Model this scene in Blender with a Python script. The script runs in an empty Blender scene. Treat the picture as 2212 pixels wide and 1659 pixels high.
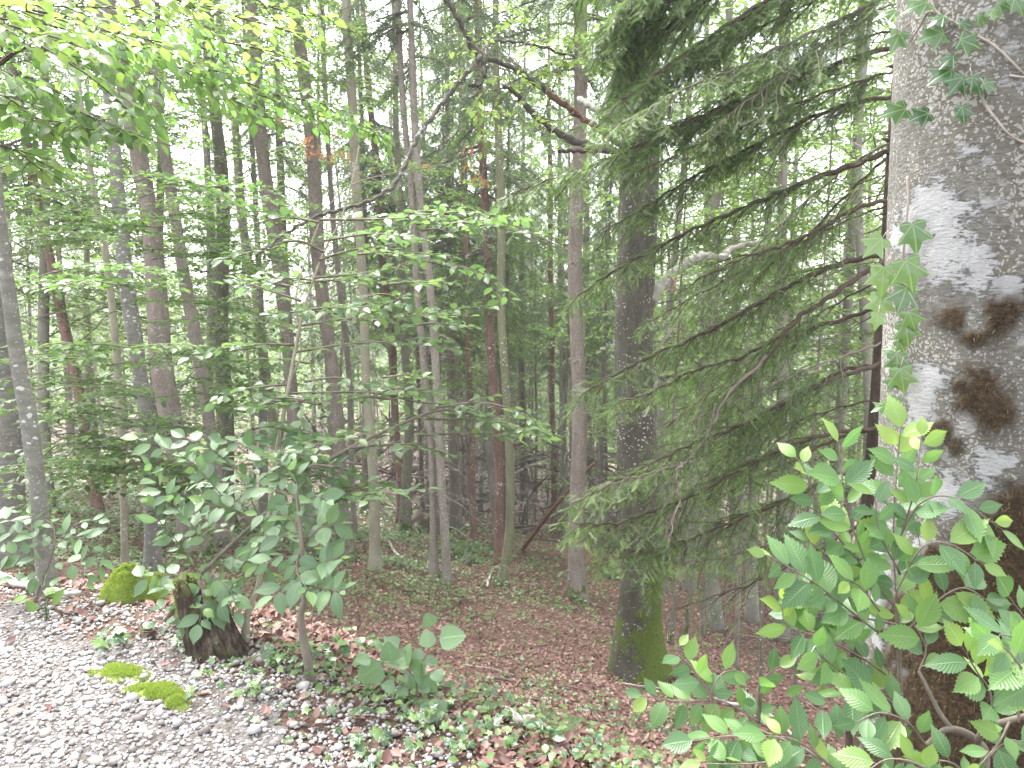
import bpy, math, random
import numpy as np
from mathutils import Vector, noise as mnoise

# ------------------------------------------------------------------ camera, sky, sun, exposure
SC = bpy.context.scene
COL = SC.collection
PITCH = math.radians(6.0)
CAM = np.array([0.0, 0.0, 1.6])
FPX, CX, CY = 1600.0, 1106.0, 829.5          # focal length and centre in the pixel units used for measuring
cd = bpy.data.cameras.new("camera")
cam = bpy.data.objects.new("camera", cd)
COL.objects.link(cam)
cam.location = CAM
cam.rotation_euler = (math.radians(90) - PITCH, 0, 0)
cd.sensor_width = 36.0
cd.lens = 36.0 * FPX / 2212.0
cd.clip_start = 0.05
cd.clip_end = 1500
SC.camera = cam

SUN_EL, SUN_AZ = math.radians(62), math.radians(-35)
W = bpy.data.worlds.new("World")
SC.world = W
W.use_nodes = True
nt = W.node_tree
nt.nodes.clear()
wo = nt.nodes.new("ShaderNodeOutputWorld")
wb = nt.nodes.new("ShaderNodeBackground")
ws = nt.nodes.new("ShaderNodeTexSky")
ws.sky_type = 'NISHITA'
ws.sun_disc = False
ws.sun_elevation = SUN_EL
ws.sun_rotation = SUN_AZ
ws.dust_density = 4.0
ws.air_density = 1.0
wh = nt.nodes.new("ShaderNodeHueSaturation")     # an overcast sky: nearly white
wh.inputs['Saturation'].default_value = 0.24
nt.links.new(ws.outputs[0], wh.inputs['Color'])
nt.links.new(wh.outputs[0], wb.inputs['Color'])
wb.inputs['Strength'].default_value = 0.15
nt.links.new(wb.outputs[0], wo.inputs['Surface'])

sd = bpy.data.lights.new("sun", 'SUN')
sun = bpy.data.objects.new("sun", sd)
COL.objects.link(sun)
sd.energy = 1.5
sd.angle = math.radians(30)
sd.color = (1.0, 0.97, 0.92)
sun.rotation_euler = (math.radians(90) - SUN_EL, 0, -SUN_AZ + math.pi)
sun.location = (0, 0, 40)

SC.view_settings.view_transform = 'Standard'
SC.view_settings.look = 'None'
SC.view_settings.exposure = 2.92
SC.view_settings.gamma = 1.0
SC.render.engine = 'CYCLES'
SC.cycles.max_bounces = 7
SC.cycles.diffuse_bounces = 4
SC.cycles.glossy_bounces = 2
SC.cycles.transmission_bounces = 4
SC.cycles.sample_clamp_indirect = 6.0
SC.cycles.use_denoising = True

rng = np.random.default_rng(11)
random.seed(11)

# ------------------------------------------------------------------ helpers
cp, sp = math.cos(PITCH), math.sin(PITCH)
FWD = np.array([0, cp, -sp]); UP = np.array([0, sp, cp]); RT = np.array([1.0, 0, 0])

def ray(px, py):
    return FWD + RT * ((px - CX) / FPX) + UP * ((CY - py) / FPX)

def P(px, py, Y):
    """the point that stands Y metres ahead of the camera, seen in direction (px, py)"""
    d = ray(px, py)
    return CAM + d * (Y / d[1])

def proj(p):
    q = np.asarray(p, float) - CAM
    z = q @ FWD
    return CX + FPX * (q @ RT) / z, CY - FPX * (q @ UP) / z

def sstep(a, b, x):
    t = np.clip((np.asarray(x, float) - a) / (b - a), 0, 1)
    return t * t * (3 - 2 * t)

EDGE = np.array([(-40, 8.0), (-14, 5.2), (-8, 4.55), (-4.5, 4.15), (-2.55, 3.85), (-1.75, 3.5), (-1.15, 3.05), (-0.55, 2.62),
                 (0.12, 1.9), (0.7, 0.6), (1.2, -1), (3, -5), (12, -30)], float)

def path_s(x, y):
    """signed distance to the edge of the gravel path, positive on the wooded slope"""
    x = np.asarray(x, float); y = np.asarray(y, float)
    best = np.full(np.broadcast(x, y).shape, 1e9); sg = np.ones_like(best)
    for (ax, ay), (bx, by) in zip(EDGE[:-1], EDGE[1:]):
        dx, dy = bx - ax, by - ay
        t = np.clip(((x - ax) * dx + (y - ay) * dy) / (dx * dx + dy * dy), 0, 1)
        qx, qy = x - ax - t * dx, y - ay - t * dy
        d = np.hypot(qx, qy)
        s = np.where(dx * qy - dy * qx > 0, 1.0, -1.0)
        m = d < best
        best = np.where(m, d, best); sg = np.where(m, s, sg)
    return best * sg

def wav(x, y, f, k):
    return (np.sin(x * f + 1.7 * k + 1.3 * np.sin(y * f * 0.7 + k)) * np.sin(y * f * 1.1 + 2.3 * k + 1.1 * np.sin(x * f * 0.8 - k)))

def hT(x, y):
    """height of the ground"""
    x = np.asarray(x, float); y = np.asarray(y, float)
    s = path_s(x, y)
    yy = np.where(y > 60, 60 + 30 * np.tanh((y - 60) / 30), y)
    pl = -0.55 - 0.22 * yy - 0.15 * np.clip(x, -25, 25)
    pl = np.minimum(pl, 0.0) 
    a = sstep(-0.1, 3.2, s)
    b = 0.10 * wav(x, y, 0.9, 1) + 0.05 * wav(x, y, 2.3, 2) + 0.018 * wav(x, y, 6.1, 3)
    c = 0.006 * wav(x, y, 5.0, 5)
    return pl * a + b * sstep(0.1, 2.0, s) + c

def hit(px, py):
    d = ray(px, py)
    Y = np.geomspace(1.2, 120, 3000)
    p = CAM[None] + d[None] * (Y / d[1])[:, None]
    below = p[:, 2] < hT(p[:, 0], p[:, 1])
    i = int(np.argmax(below)) if below.any() else len(Y) - 1
    q = p[i].copy(); q[2] = float(hT(q[0], q[1]))
    return q

def unit(a):
    a = np.asarray(a, float)
    return a / np.maximum(np.linalg.norm(a, axis=-1, keepdims=True), 1e-9)

def crv(pts, n):
    """Catmull-Rom curve through pts (rows may carry extra columns), n steps per span"""
    p = np.asarray(pts, float)
    if len(p) < 3:
        t = np.linspace(0, 1, n + 1)[:, None]
        return p[0] * (1 - t) + p[-1] * t
    q = np.vstack([2 * p[0] - p[1], p, 2 * p[-1] - p[-2]])
    out = []
    for i in range(1, len(q) - 2):
        t = np.linspace(0, 1, n, endpoint=False)[:, None]
        a, b, c, d = q[i - 1], q[i], q[i + 1], q[i + 2]
        out.append(0.5 * ((2 * b) + (-a + c) * t + (2 * a - 5 * b + 4 * c - d) * t ** 2 + (-a + 3 * b - 3 * c + d) * t ** 3))
    out.append(p[-1:])
    return np.vstack(out)

class MB:
    """collects pieces and links them as one mesh object"""
    def __init__(s):
        s.V = []; s.F = []; s.T = []; s.U = []; s.n = 0
    def add(s, v, faces, tint=0.0, uv=None):
        v = np.asarray(v, float).reshape(-1, 3)
        s.V.append(v)
        s.T.append(np.broadcast_to(np.asarray(tint, float), (len(v),)).copy())
        s.U.append(np.zeros((len(v), 2)) if uv is None else np.asarray(uv, float))
        for f in faces:
            s.F.append(np.asarray(f, np.int64) + s.n)
        s.n += len(v)
    def mesh(s, name, mat, origin=(0, 0, 0), smooth=False):
        me = bpy.data.meshes.new(name)
        V = np.vstack(s.V) - np.asarray(origin, float)
        me.vertices.add(len(V)); me.vertices.foreach_set("co", V.astype(np.float32).ravel())
        li = np.concatenate([f.ravel() for f in s.F]); cnt = np.concatenate([np.full(len(f), f.shape[1]) for f in s.F])
        st = np.concatenate([[0], np.cumsum(cnt)[:-1]])
        me.loops.add(len(li)); me.loops.foreach_set("vertex_index", li.astype(np.int32))
        me.polygons.add(len(cnt)); me.polygons.foreach_set("loop_start", st.astype(np.int32))
        if smooth:
            me.polygons.foreach_set("use_smooth", np.ones(len(cnt), bool))
        me.update(calc_edges=True)
        a = me.attributes.new("tint", 'FLOAT', 'POINT'); a.data.foreach_set("value", np.concatenate(s.T).astype(np.float32))
        U = np.vstack(s.U)
        if U.any():
            u3 = np.zeros((len(U), 3), np.float32); u3[:, :2] = U
            b = me.attributes.new("leafuv", 'FLOAT_VECTOR', 'POINT'); b.data.foreach_set("vector", u3.ravel())
        me.materials.append(mat)
        return me
    def build(s, name, mat, parent=None, origin=(0, 0, 0), smooth=False):
        if not s.V:
            return None
        o = bpy.data.objects.new(name, s.mesh(name, mat, origin, smooth))
        COL.objects.link(o)
        if parent is not None:
            o.parent = parent
        else:
            o.location = origin
        return o

def thing(name, label, cat, loc, group=None):
    o = bpy.data.objects.new(name, None); COL.objects.link(o)
    o.empty_display_size = 0.2
    o.location = [float(c) for c in loc]
    return tag(o, label, cat, group)

def tag(o, label, cat, group=None):
    o["label"] = label; o["category"] = cat
    if group: o["group"] = group
    return o

def kind(o, k):
    o["kind"] = k
    return o

def tube(mb, pts, rad, sides=8, tint=0.0, rough=0.0, cap=True, seed=0.0, fscale=3.0):
    p = np.asarray(pts, float); n = len(p)
    rad = np.broadcast_to(np.asarray(rad, float), (n,))
    t = np.gradient(p, axis=0); t = unit(t)
    ref = np.array([0, 1.0, 0]) if abs(t[0, 1]) < 0.8 else np.array([1.0, 0, 0])
    u = np.zeros((n, 3)); u0 = unit(np.cross(t[0], ref))
    for i in range(n):
        u0 = unit(u0 - t[i] * (u0 @ t[i])); u[i] = u0
    w = np.cross(t, u)
    a = np.linspace(0, 2 * np.pi, sides, endpoint=False)
    ca, sa = np.cos(a), np.sin(a)
    r = np.repeat(rad[:, None], sides, 1)
    if rough:
        arc = np.concatenate([[0], np.cumsum(np.linalg.norm(np.diff(p, axis=0), axis=1))])
        k = 1 + rough * (np.sin(3 * a[None] + seed + arc[:, None] * fscale * .35) * .5 + np.sin(2 * a[None] - seed * 1.7 + arc[:, None] * fscale * .6) * .6
                         + np.sin(5 * a[None] + seed * 2 + np.sin(arc[:, None] * fscale)) * .35)
        r = r * k
    v = p[:, None] + r[..., None] * (ca[None, :, None] * u[:, None] + sa[None, :, None] * w[:, None])
    i = np.arange(n - 1)[:, None] * sides; j = np.arange(sides)[None]; j2 = (j + 1) % sides
    f = np.stack([i + j, i + j2, i + sides + j2, i + sides + j], -1).reshape(-1, 4)
    fs = [f]
    if cap and sides > 3:
        fs.append(np.arange(sides)[None, ::-1]); fs.append((np.arange(sides) + (n - 1) * sides)[None])
    mb.add(v.reshape(-1, 3), fs, tint)

def scatter(mb, tm, pos, d, nrm, s, tint=0.0, wide=1.0):
    """a copy of the template shape tm at each pos, its length along d and its face towards nrm"""
    pos = np.asarray(pos, float)
    if len(pos) == 0: return
    d = unit(np.broadcast_to(d, pos.shape)); nrm = np.broadcast_to(nrm, pos.shape)
    nn = unit(nrm - d * np.sum(nrm * d, -1, keepdims=True))
    sd_ = np.cross(d, nn)
    s = np.broadcast_to(np.asarray(s, float), (len(pos),)); wide = np.broadcast_to(np.asarray(wide, float), (len(pos),))
    tv, tf, tu = tm
    v = pos[:, None] + s[:, None, None] * (tv[None, :, 0:1] * wide[:, None, None] * sd_[:, None] + tv[None, :, 1:2] * d[:, None] + tv[None, :, 2:3] * nn[:, None])
    k = len(tv); off = (np.arange(len(pos)) * k)[:, None, None]
    fs = [(f[None] + off).reshape(-1, f.shape[1]) for f in tf]
    tt = np.repeat(np.broadcast_to(np.asarray(tint, float), (len(pos),)), k)
    mb.add(v.reshape(-1, 3), fs, tt, np.tile(tu, (len(pos), 1)))

# ------------------------------------------------------------------ leaf, needle and stone shapes
def leaf_far():
    v = np.array([(0, 0, 0), (.34, .45, .05), (0, 1, -.06), (-.34, .5, .05)], float)
    return v, [np.array([[0, 1, 2, 3]])], np.c_[v[:, 0], v[:, 1]]

def leaf_mid():
    v = np.array([(0, 0, 0), (.27, .28, .05), (.27, .62, .05), (0, 1, -.10), (-.27, .62, .05), (-.27, .28, .05), (0, .45, 0.0)], float)
    return v, [np.array([[0, 1, 2, 6], [0, 6, 4, 5]]), np.array([[6, 2, 3], [6, 3, 4]])], np.c_[v[:, 0], v[:, 1]]

def leaf_toothed(n=11, wid=.232, round_=False, bend=.16, fold=.10):
    """leaf with a midrib, a folded blade and a saw-toothed edge"""
    rows = []; uv = []
    for i in range(n + 1):
        for h in (0, 1) if 0 < i < n else (0,):
            t = (i + h * 0.45) / n
            if round_:
                w = wid * 1.5 * (math.sin(math.pi * min(1, t ** .7 * 1.0)) ** .7)
            else:
                w = wid * 1.16 * math.sin(math.pi * min(1, t ** .86)) ** .95 * (1 - .55 * max(0, (t - .62) / .38) ** 1.3)
            if i in (0, n): w = 0.004
            w *= (1.07 if h == 0 else .91)
            y = t - (.03 if h else -.02) * (0 < i < n)
            zc = -bend * t * t
            rows.append((-w, y - .0, zc + fold * w * 1.5)); rows.append((0, t, zc)); rows.append((w, y, zc + fold * w * 1.5))
            uv += [(-1, t), (0, t), (1, t)]
    v = np.array(rows); m = len(v) // 3
    i = np.arange(m - 1) * 3
    f = np.vstack([np.stack([i, i + 3, i + 4, i + 1], -1), np.stack([i + 1, i + 4, i + 5, i + 2], -1)])
    return v, [f], np.array(uv)

def leaf_ivy():
    o = [(0, 0), (.16, -.12), (.40, -.06), (.40, .16), (.30, .27), (.46, .42), (.58, .62), (.36, .60), (.21, .62), (.12, .82), (0, 1.05)]
    o = o + [(-x, y) for x, y in o[-2:0:-1]]
    n = len(o); v = []
    for k_ in (1.0, .62, .28):
        for x, y in o:
            X, Y = x * k_, .30 + (y - .30) * k_
            v.append((X, Y, .13 * abs(X) - .22 * (X * X + (Y - .3) ** 2) + .025 * math.sin(9 * X + 4 * Y)))
    v.append((0, .30, 0))
    f = [(a + r * n, (a + 1) % n + r * n, (a + 1) % n + (r + 1) * n, a + (r + 1) * n) for r in (0, 1) for a in range(n)]
    t = [(2 * n + a, 2 * n + (a + 1) % n, 3 * n) for a in range(n)]
    v = np.array(v, float)
    return v, [np.array(f)[:, ::-1], np.array(t)[:, ::-1]], np.c_[v[:, 0], v[:, 1]]

def leaf_litter(k):
    r = np.random.default_rng(k)
    v = np.array([(0, 0, 0), (.30, .30, .16), (.26, .68, .20), (0, 1, .05), (-.26, .66, .18), (-.30, .28, .2), (0, .5, 0)], float)
    v[:, 2] *= r.uniform(.3, 1.5); v[3, 2] += r.uniform(-.05, .35); v[:, :2] *= r.uniform(.85, 1.1, (7, 2))
    return v, [np.array([[0, 1, 2, 6], [0, 6, 4, 5]]), np.array([[6, 2, 3], [6, 3, 4]])], np.c_[v[:, 0], v[:, 1]]

def twig_needles(n=20, ln=.19, wd=.0125, seed=1):
    """spruce shoot: a stalk with a comb of needles on both sides and above"""
    r = np.random.default_rng(seed)
    v = [(-.008, 0, 0), (.008, 0, 0), (0, 1, 0)]; f = [(0, 1, 2)]
    for i in range(n):
        y = .03 + .95 * i / n
        for sx, sz in ((1, .12), (-1, .12), (r.uniform(-.4, .4), .9)) if i % 2 == 0 else ((1, .2), (-1, .2)):
            l = ln * r.uniform(.8, 1.15) * (1.0 if y < .8 else .8)
            a = math.radians(r.uniform(42, 62))
            dx, dy, dz = sx * math.sin(a) * l, math.cos(a) * l, sz * l * .5
            b = len(v)
            v += [(0, y - wd, 0), (0, y + wd, 0), (dx, y + dy, dz)]
            f.append((b, b + 1, b + 2))
    v = np.array(v, float)
    return v, [np.array(f)], np.c_[v[:, 0], v[:, 1]]

def twig_mid():
    """spruce shoot for trees further off"""
    v = [(-.02, 0, 0), (.02, 0, 0), (0, 1, -.05)]; f = [(0, 1, 2)]
    for i, y in enumerate((.05, .25, .45, .65, .8)):
        for sx in (1, -1):
            b = len(v); l = .26 * (1 - .35 * y)
            v += [(0, y - .06, 0), (0, y + .07, 0), (sx * l, y + .2, .06 * (-1) ** i)]
            f.append((b, b + 1, b + 2))
    v = np.array(v, float)
    return v, [np.array(f)], np.c_[v[:, 0], v[:, 1]]

def blade():
    v = np.array([(-.09, 0, 0), (.09, 0, 0), (.05, .6, .08), (0, 1, .25)], float)
    return v, [np.array([[0, 1, 2], [0, 2, 3]])], np.zeros((4, 2))

def pebble(seed):
    import bmesh
    bm = bmesh.new(); bmesh.ops.create_icosphere(bm, subdivisions=1, radius=1)
    v = np.array([x.co[:] for x in bm.verts]); f = np.array([[q.index for q in x.verts] for x in bm.faces]); bm.free()
    r = np.random.default_rng(seed)
    k = r.normal(size=(3, 3))
    v = v * (1 + .16 * np.sin(v @ k[0] * 1.5 + 1) + .12 * np.sin(v @ k[1] * 2.2))[:, None]
    v = v * np.array([r.uniform(.62, .85), 1.0, r.uniform(.38, .6)])
    return v, [f], np.zeros((len(v), 2))

LF, LM, LT, LI, TN, TM_, BL = leaf_far(), leaf_mid(), leaf_toothed(), leaf_ivy(), twig_needles(), twig_mid(), blade()
LTV = [LT, leaf_toothed(bend=.34, fold=.04), leaf_toothed(wid=.255, bend=.05, fold=.22), leaf_toothed(wid=.21, bend=-.08, fold=.14)]
LR = leaf_toothed(n=10, wid=.34, round_=True, bend=.1)

# ------------------------------------------------------------------ materials
class NT:
    def __init__(s, name):
        s.m = bpy.data.materials.new(name); s.m.use_nodes = True
        s.t = s.m.node_tree; s.t.nodes.clear()
        s.out = s.n("ShaderNodeOutputMaterial")
    def n(s, typ, **kw):
        x = s.t.nodes.new(typ)
        for k, v in kw.items(): setattr(x, k, v)
        return x
    def l(s, a, b): s.t.links.new(a, b)
    def val(s, sock, v):
        if hasattr(v, 'is_output'): s.l(v, sock)
        else: sock.default_value = v
    def noise(s, scale, vec=None, detail=4, rough=.6):
        x = s.n("ShaderNodeTexNoise"); x.inputs['Scale'].default_value = scale; x.inputs['Detail'].default_value = detail
        x.inputs['Roughness'].default_value = rough
        if vec is not None: s.l(vec, x.inputs['Vector'])
        return x.outputs['Fac']
    def vor(s, scale, vec=None, feat='F1'):
        x = s.n("ShaderNodeTexVoronoi", feature=feat); x.inputs['Scale'].default_value = scale
        if vec is not None: s.l(vec, x.inputs['Vector'])
        return x
    def mapv(s, vec, scale):
        x = s.n("ShaderNodeMapping"); x.inputs['Scale'].default_value = scale; s.l(vec, x.inputs['Vector']); return x.outputs[0]
    def ramp(s, fac, stops, interp='LINEAR'):
        x = s.n("ShaderNodeValToRGB"); cr = x.color_ramp; cr.interpolation = interp
        while len(cr.elements) < len(stops): cr.elements.new(.5)
        for e, (p, c) in zip(cr.elements, stops):
            e.position = p; e.color = (*c, 1) if len(c) == 3 else c
        s.l(fac, x.inputs[0]); return x.outputs[0]
    def step(s, fac, a, b):
        x = s.n("ShaderNodeMapRange", interpolation_type='SMOOTHSTEP'); s.l(fac, x.inputs[0])
        x.inputs[1].default_value = a; x.inputs[2].default_value = b; return x.outputs[0]
    def mix(s, f, a, b, mode='MIX'):
        x = s.n("ShaderNodeMix", data_type='RGBA', blend_type=mode)
        s.val(x.inputs[0], f)
        for sock, v in ((x.inputs[6], a), (x.inputs[7], b)):
            s.val(sock, (*v, 1) if isinstance(v, tuple) and len(v) == 3 else v)
        return x.outputs[2]
    def math(s, op, a, b=0.0):
        x = s.n("ShaderNodeMath", operation=op); s.val(x.inputs[0], a); s.val(x.inputs[1], b); return x.outputs[0]
    def attr(s, nm):
        return s.n("ShaderNodeAttribute", attribute_name=nm)
    def bump(s, h, strength=.5, dist=.01):
        x = s.n("ShaderNodeBump"); s.l(h, x.inputs['Height']); x.inputs['Strength'].default_value = strength; x.inputs['Distance'].default_value = dist
        return x.outputs[0]
    def bsdf(s, col, rough=.8, spec=.3, normal=None):
        x = s.n("ShaderNodeBsdfPrincipled"); s.val(x.inputs['Base Color'], (*col, 1) if isinstance(col, tuple) else col)
        s.val(x.inputs['Roughness'], rough); x.inputs['Specular IOR Level'].default_value = spec
        if normal is not None: s.l(normal, x.inputs['Normal'])
        return x
    def done(s, sh):
        s.l(sh.outputs[0], s.out.inputs['Surface']); return s.m

def m_leaf(name, stops, young, transl=.42, rough=.42, spec=.45, veins=0.0, tgain=1.5, palm=0.0):
    """leaf: each leaf its own green, light coming through the blade; 'tint' moves a leaf to its young colour"""
    k = NT(name)
    g = k.n("ShaderNodeNewGeometry")
    c = k.ramp(g.outputs['Random Per Island'], stops)
    c = k.mix(k.attr("tint").outputs['Fac'], c, young)
    nrm = None
    if veins:
        uv = k.attr("leafuv").outputs['Vector']
        sx = k.n("ShaderNodeSeparateXYZ"); k.l(uv, sx.inputs[0])
        ax = k.math('ABSOLUTE', sx.outputs[0])
        ph = k.math('SUBTRACT', k.math('MULTIPLY', sx.outputs[1], 12.0), k.math('MULTIPLY', ax, 2.6))
        v = k.math('POWER', k.math('ABSOLUTE', k.math('SINE', k.math('MULTIPLY', ph, math.pi))), .35)
        mid = k.step(ax, 0.0, .10)
        v = k.math('MULTIPLY', v, mid)
        c = k.mix(k.math('MULTIPLY', k.math('SUBTRACT', 1.0, v), veins), c, (.22, .34, .13))
        nrm = k.bump(v, .35, .004)
    if palm:
        sx = k.n("ShaderNodeSeparateXYZ"); k.l(k.attr("leafuv").outputs['Vector'], sx.inputs[0])
        ax = k.math('ABSOLUTE', sx.outputs[0]); ang = k.math('ARCTAN2', ax, sx.outputs[1]); rad = k.math('SQRT', k.math('ADD', k.math('MULTIPLY', ax, ax), k.math('MULTIPLY', sx.outputs[1], sx.outputs[1])))
        dv = k.math('MINIMUM', k.math('MINIMUM', ang, k.math('ABSOLUTE', k.math('SUBTRACT', ang, .74))), k.math('ABSOLUTE', k.math('SUBTRACT', ang, 1.62)))
        v = k.math('SUBTRACT', 1.0, k.step(k.math('MULTIPLY', dv, rad), .008, .035))
        c = k.mix(k.math('MULTIPLY', v, palm), c, (.20, .28, .14)); nrm = k.bump(k.math('SUBTRACT', 1.0, v), .3, .003)
    b = k.bsdf(c, rough, spec, nrm)
    t = k.n("ShaderNodeBsdfTranslucent")
    tc = k.mix(1.0, c, (1.05 * tgain, 1.15 * tgain, .75 * tgain), 'MULTIPLY')
    k.l(tc, t.inputs['Color'])
    ms = k.n("ShaderNodeMixShader"); ms.inputs[0].default_value = transl
    k.l(b.outputs[0], ms.inputs[1]); k.l(t.outputs[0], ms.inputs[2])
    return k.done(ms)

def m_bark(name, c1, c2, lichen=0.0, lich_col=(.55, .56, .52), moss=None, side=0.0, scaly=.5, speck=0.0, fs=1.0, streak=False):
    """bark; moss = (height above the foot it climbs to, cover from 0 to 1)"""
    k = NT(name)
    tc = k.n("ShaderNodeTexCoord").outputs['Object']
    oi = k.n("ShaderNodeObjectInfo").outputs['Random']
    off = k.n("ShaderNodeVectorMath", operation='ADD'); k.l(tc, off.inputs[0])
    cb = k.n("ShaderNodeCombineXYZ"); k.l(k.math('MULTIPLY', oi, 37.0), cb.inputs[0]); k.l(k.math('MULTIPLY', oi, 11.0), cb.inputs[1])
    k.l(cb.outputs[0], off.inputs[1]); vec = off.outputs[0]
    st = k.mapv(vec, (1, 1, .35) if not streak else (1, 1, 3.0))
    n1 = k.noise(9 * fs, st, 6, .65); n2 = k.noise(2.2 * fs, vec, 3)
    col = k.mix(k.step(n1, .32, .68), c1, c2)
    col = k.mix(k.math('MULTIPLY', k.step(n2, .35, .7), .45), col, tuple(x * .72 for x in c1))
    col = k.mix(k.math('MULTIPLY', k.step(oi, 0, 1), .35), col, tuple(min(1, x * 1.35) for x in c2))
    hgt = n1
    if scaly:
        vo = k.vor(26 * fs, k.mapv(vec, (1, 1, .6)), 'DISTANCE_TO_EDGE').outputs['Distance']
        vs = k.step(vo, 0.0, .09)
        col = k.mix(k.math('MULTIPLY', k.math('SUBTRACT', 1.0, vs), scaly * .8), col, tuple(x * .35 for x in c1))
        hgt = k.math('ADD', k.math('MULTIPLY', vs, scaly), n1)
    if speck:
        v2 = k.vor(46 * fs, vec).outputs['Distance']
        col = k.mix(k.math('MULTIPLY', k.math('SUBTRACT', 1.0, k.step(v2, .12, .24)), speck), col, (.46, .46, .43))
    if lichen:
        w = k.n("ShaderNodeVectorMath", operation='ADD'); k.l(vec, w.inputs[0])
        nn = k.n("ShaderNodeTexNoise"); nn.inputs['Scale'].default_value = 14 * fs; k.l(vec, nn.inputs['Vector'])
        sc = k.n("ShaderNodeVectorMath", operation='SCALE'); k.l(nn.outputs['Color'], sc.inputs[0]); sc.inputs['Scale'].default_value = .06
        k.l(sc.outputs[0], w.inputs[1])
        v3 = k.vor(15 * fs, k.mapv(w.outputs[0], (1, 1, 1.6))).outputs['Distance']
        big = k.noise(1.9 * fs, vec, 3)
        thr = k.math('ADD', v3, k.math('MULTIPLY', k.math('SUBTRACT', .62, big), 1.6 - lichen))
        lm = k.math('SUBTRACT', 1.0, k.step(thr, .24, .31))
        col = k.mix(k.math('MULTIPLY', lm, .85), col, lich_col)
    if moss:
        sx = k.n("ShaderNodeSeparateXYZ"); k.l(tc, sx.inputs[0])
        low = k.math('SUBTRACT', 1.0, k.step(sx.outputs[2], min(0.0, moss[0]), max(moss[0], 0.0)))
        nm = k.noise(5.5 * fs, vec, 6, .7)
        amt = k.math('ADD', k.math('ADD', k.math('MULTIPLY', low, .46), k.math('MULTIPLY', k.math('SUBTRACT', k.noise(1.7, vec, 3), .5), .9)), moss[1] - .5)
        if side:
            amt = k.math('ADD', amt, k.math('MULTIPLY', k.step(sx.outputs[0], -.22, .24), side))
        mm = k.step(k.math('ADD', nm, amt), .52, .66)
        mc = k.mix(k.noise(40, vec, 3), (.022, .034, .007), (.130, .180, .026))
        col = k.mix(mm, col, mc)
        hgt = k.math('ADD', hgt, k.math('MULTIPLY', k.math('MULTIPLY', mm, k.noise(70, vec, 4)), 1.2))
    b = k.bsdf(col, .88, .2, k.bump(hgt, .7, .012))
    return k.done(b)

M = {}
M['spruce'] = m_bark('spruce_bark', (.200, .170, .142), (.295, .260, .222), lichen=.25, lich_col=(.36, .36, .32), scaly=.55, speck=.35)
M['spruce_foot'] = m_bark('spruce_bark_mossy_foot', (.190, .156, .130), (.278, .240, .204), lichen=.2, lich_col=(.34, .34, .30), scaly=.55, speck=.3, moss=(.9, .16))
M['red'] = m_bark('red_spruce_bark', (.185, .105, .085), (.27, .175, .145), lichen=.1, scaly=.6, moss=(.6, .06))
M['beech'] = m_bark('beech_bark', (.125, .122, .104), (.205, .200, .174), lichen=.62, lich_col=(.50, .52, .49), scaly=0, speck=.5, streak=True)
M['smooth'] = m_bark('smooth_young_bark', (.205, .190, .135), (.275, .255, .190), lichen=.2, lich_col=(.42, .42, .36), scaly=.15, speck=.45)
M['green'] = m_bark('algae_bark', (.135, .140, .075), (.205, .205, .125), lichen=.2, lich_col=(.40, .42, .34), scaly=.1, speck=.4)
M['mossy'] = m_bark('mossy_bark', (.115, .105, .078), (.190, .180, .140), lichen=.4, scaly=.3, moss=(2.2, .07))
M['beech_old'] = m_bark('old_beech_bark', (.036, .034, .024), (.098, .092, .070), lichen=.85, lich_col=(.36, .37, .34), scaly=.3, speck=.12, moss=(1.9, .15), side=.33, fs=1.3)
M['limb'] = m_bark('limb_bark', (.048, .042, .034), (.125, .115, .098), lichen=.6, lich_col=(.45, .46, .42), scaly=.3, fs=2)
M['limb_grey'] = m_bark('grey_limb_bark', (.19, .185, .15), (.30, .295, .25), lichen=.7, scaly=0, moss=(-50, -.03), fs=1.4)
M['limb_brown'] = m_bark('brown_limb_bark', (.15, .085, .058), (.25, .155, .11), lichen=.1, scaly=.4, fs=2)
M['twig'] = m_bark('twig_bark', (.105, .088, .070), (.185, .160, .130), scaly=0, fs=3)
M['twig_pale'] = m_bark('pale_twig_bark', (.22, .195, .16), (.34, .31, .26), scaly=0, fs=3)
M['twig_dark'] = m_bark('dark_bough_bark', (.050, .036, .027), (.110, .082, .062), scaly=.3, fs=3)
M['far'] = m_bark('far_trunk_bark', (.135, .112, .098), (.22, .19, .165), scaly=.4, lichen=.15, lich_col=(.26, .26, .23))
M['far_pale'] = m_bark('far_beech_bark', (.16, .152, .125), (.235, .225, .19), scaly=0, lichen=.4)
M['fallen'] = m_bark('weathered_wood', (.30, .275, .24), (.48, .46, .43), scaly=0, fs=2)
M['fallen_dark'] = m_bark('rotten_wood', (.075, .060, .046), (.165, .135, .105), scaly=.2, fs=2, moss=(-50, -.06))
M['rust'] = m_bark('rusty_dead_stem', (.15, .085, .045), (.23, .14, .08), scaly=.2, fs=2)

M['leaf_beech'] = m_leaf('beech_leaf', [(0, (.072, .132, .042)), (.5, (.100, .172, .056)), (1, (.132, .210, .070))], (.22, .30, .08), .50, .38, .5)
M['leaf_beech_cool'] = m_leaf('shaded_beech_leaf', [(0, (.080, .138, .062)), (.5, (.105, .172, .076)), (1, (.135, .205, .086))], (.18, .26, .08), .44, .34, .6)
M['leaf_yellow'] = m_leaf('backlit_beech_leaf', [(0, (.13, .19, .062)), (.5, (.165, .23, .078)), (1, (.21, .27, .105))], (.28, .34, .12), .48, .4, .4, tgain=1.3)  # backlight put into the colour: paler, yellower copy of the beech leaf
M['leaf_elm'] = m_leaf('elm_leaf', [(0, (.048, .115, .040)), (.3, (.085, .165, .078)), (.65, (.100, .200, .062)), (.85, (.120, .225, .056)), (1, (.175, .270, .062))], (.24, .33, .07), .42, .36, .55, veins=.38)
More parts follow.
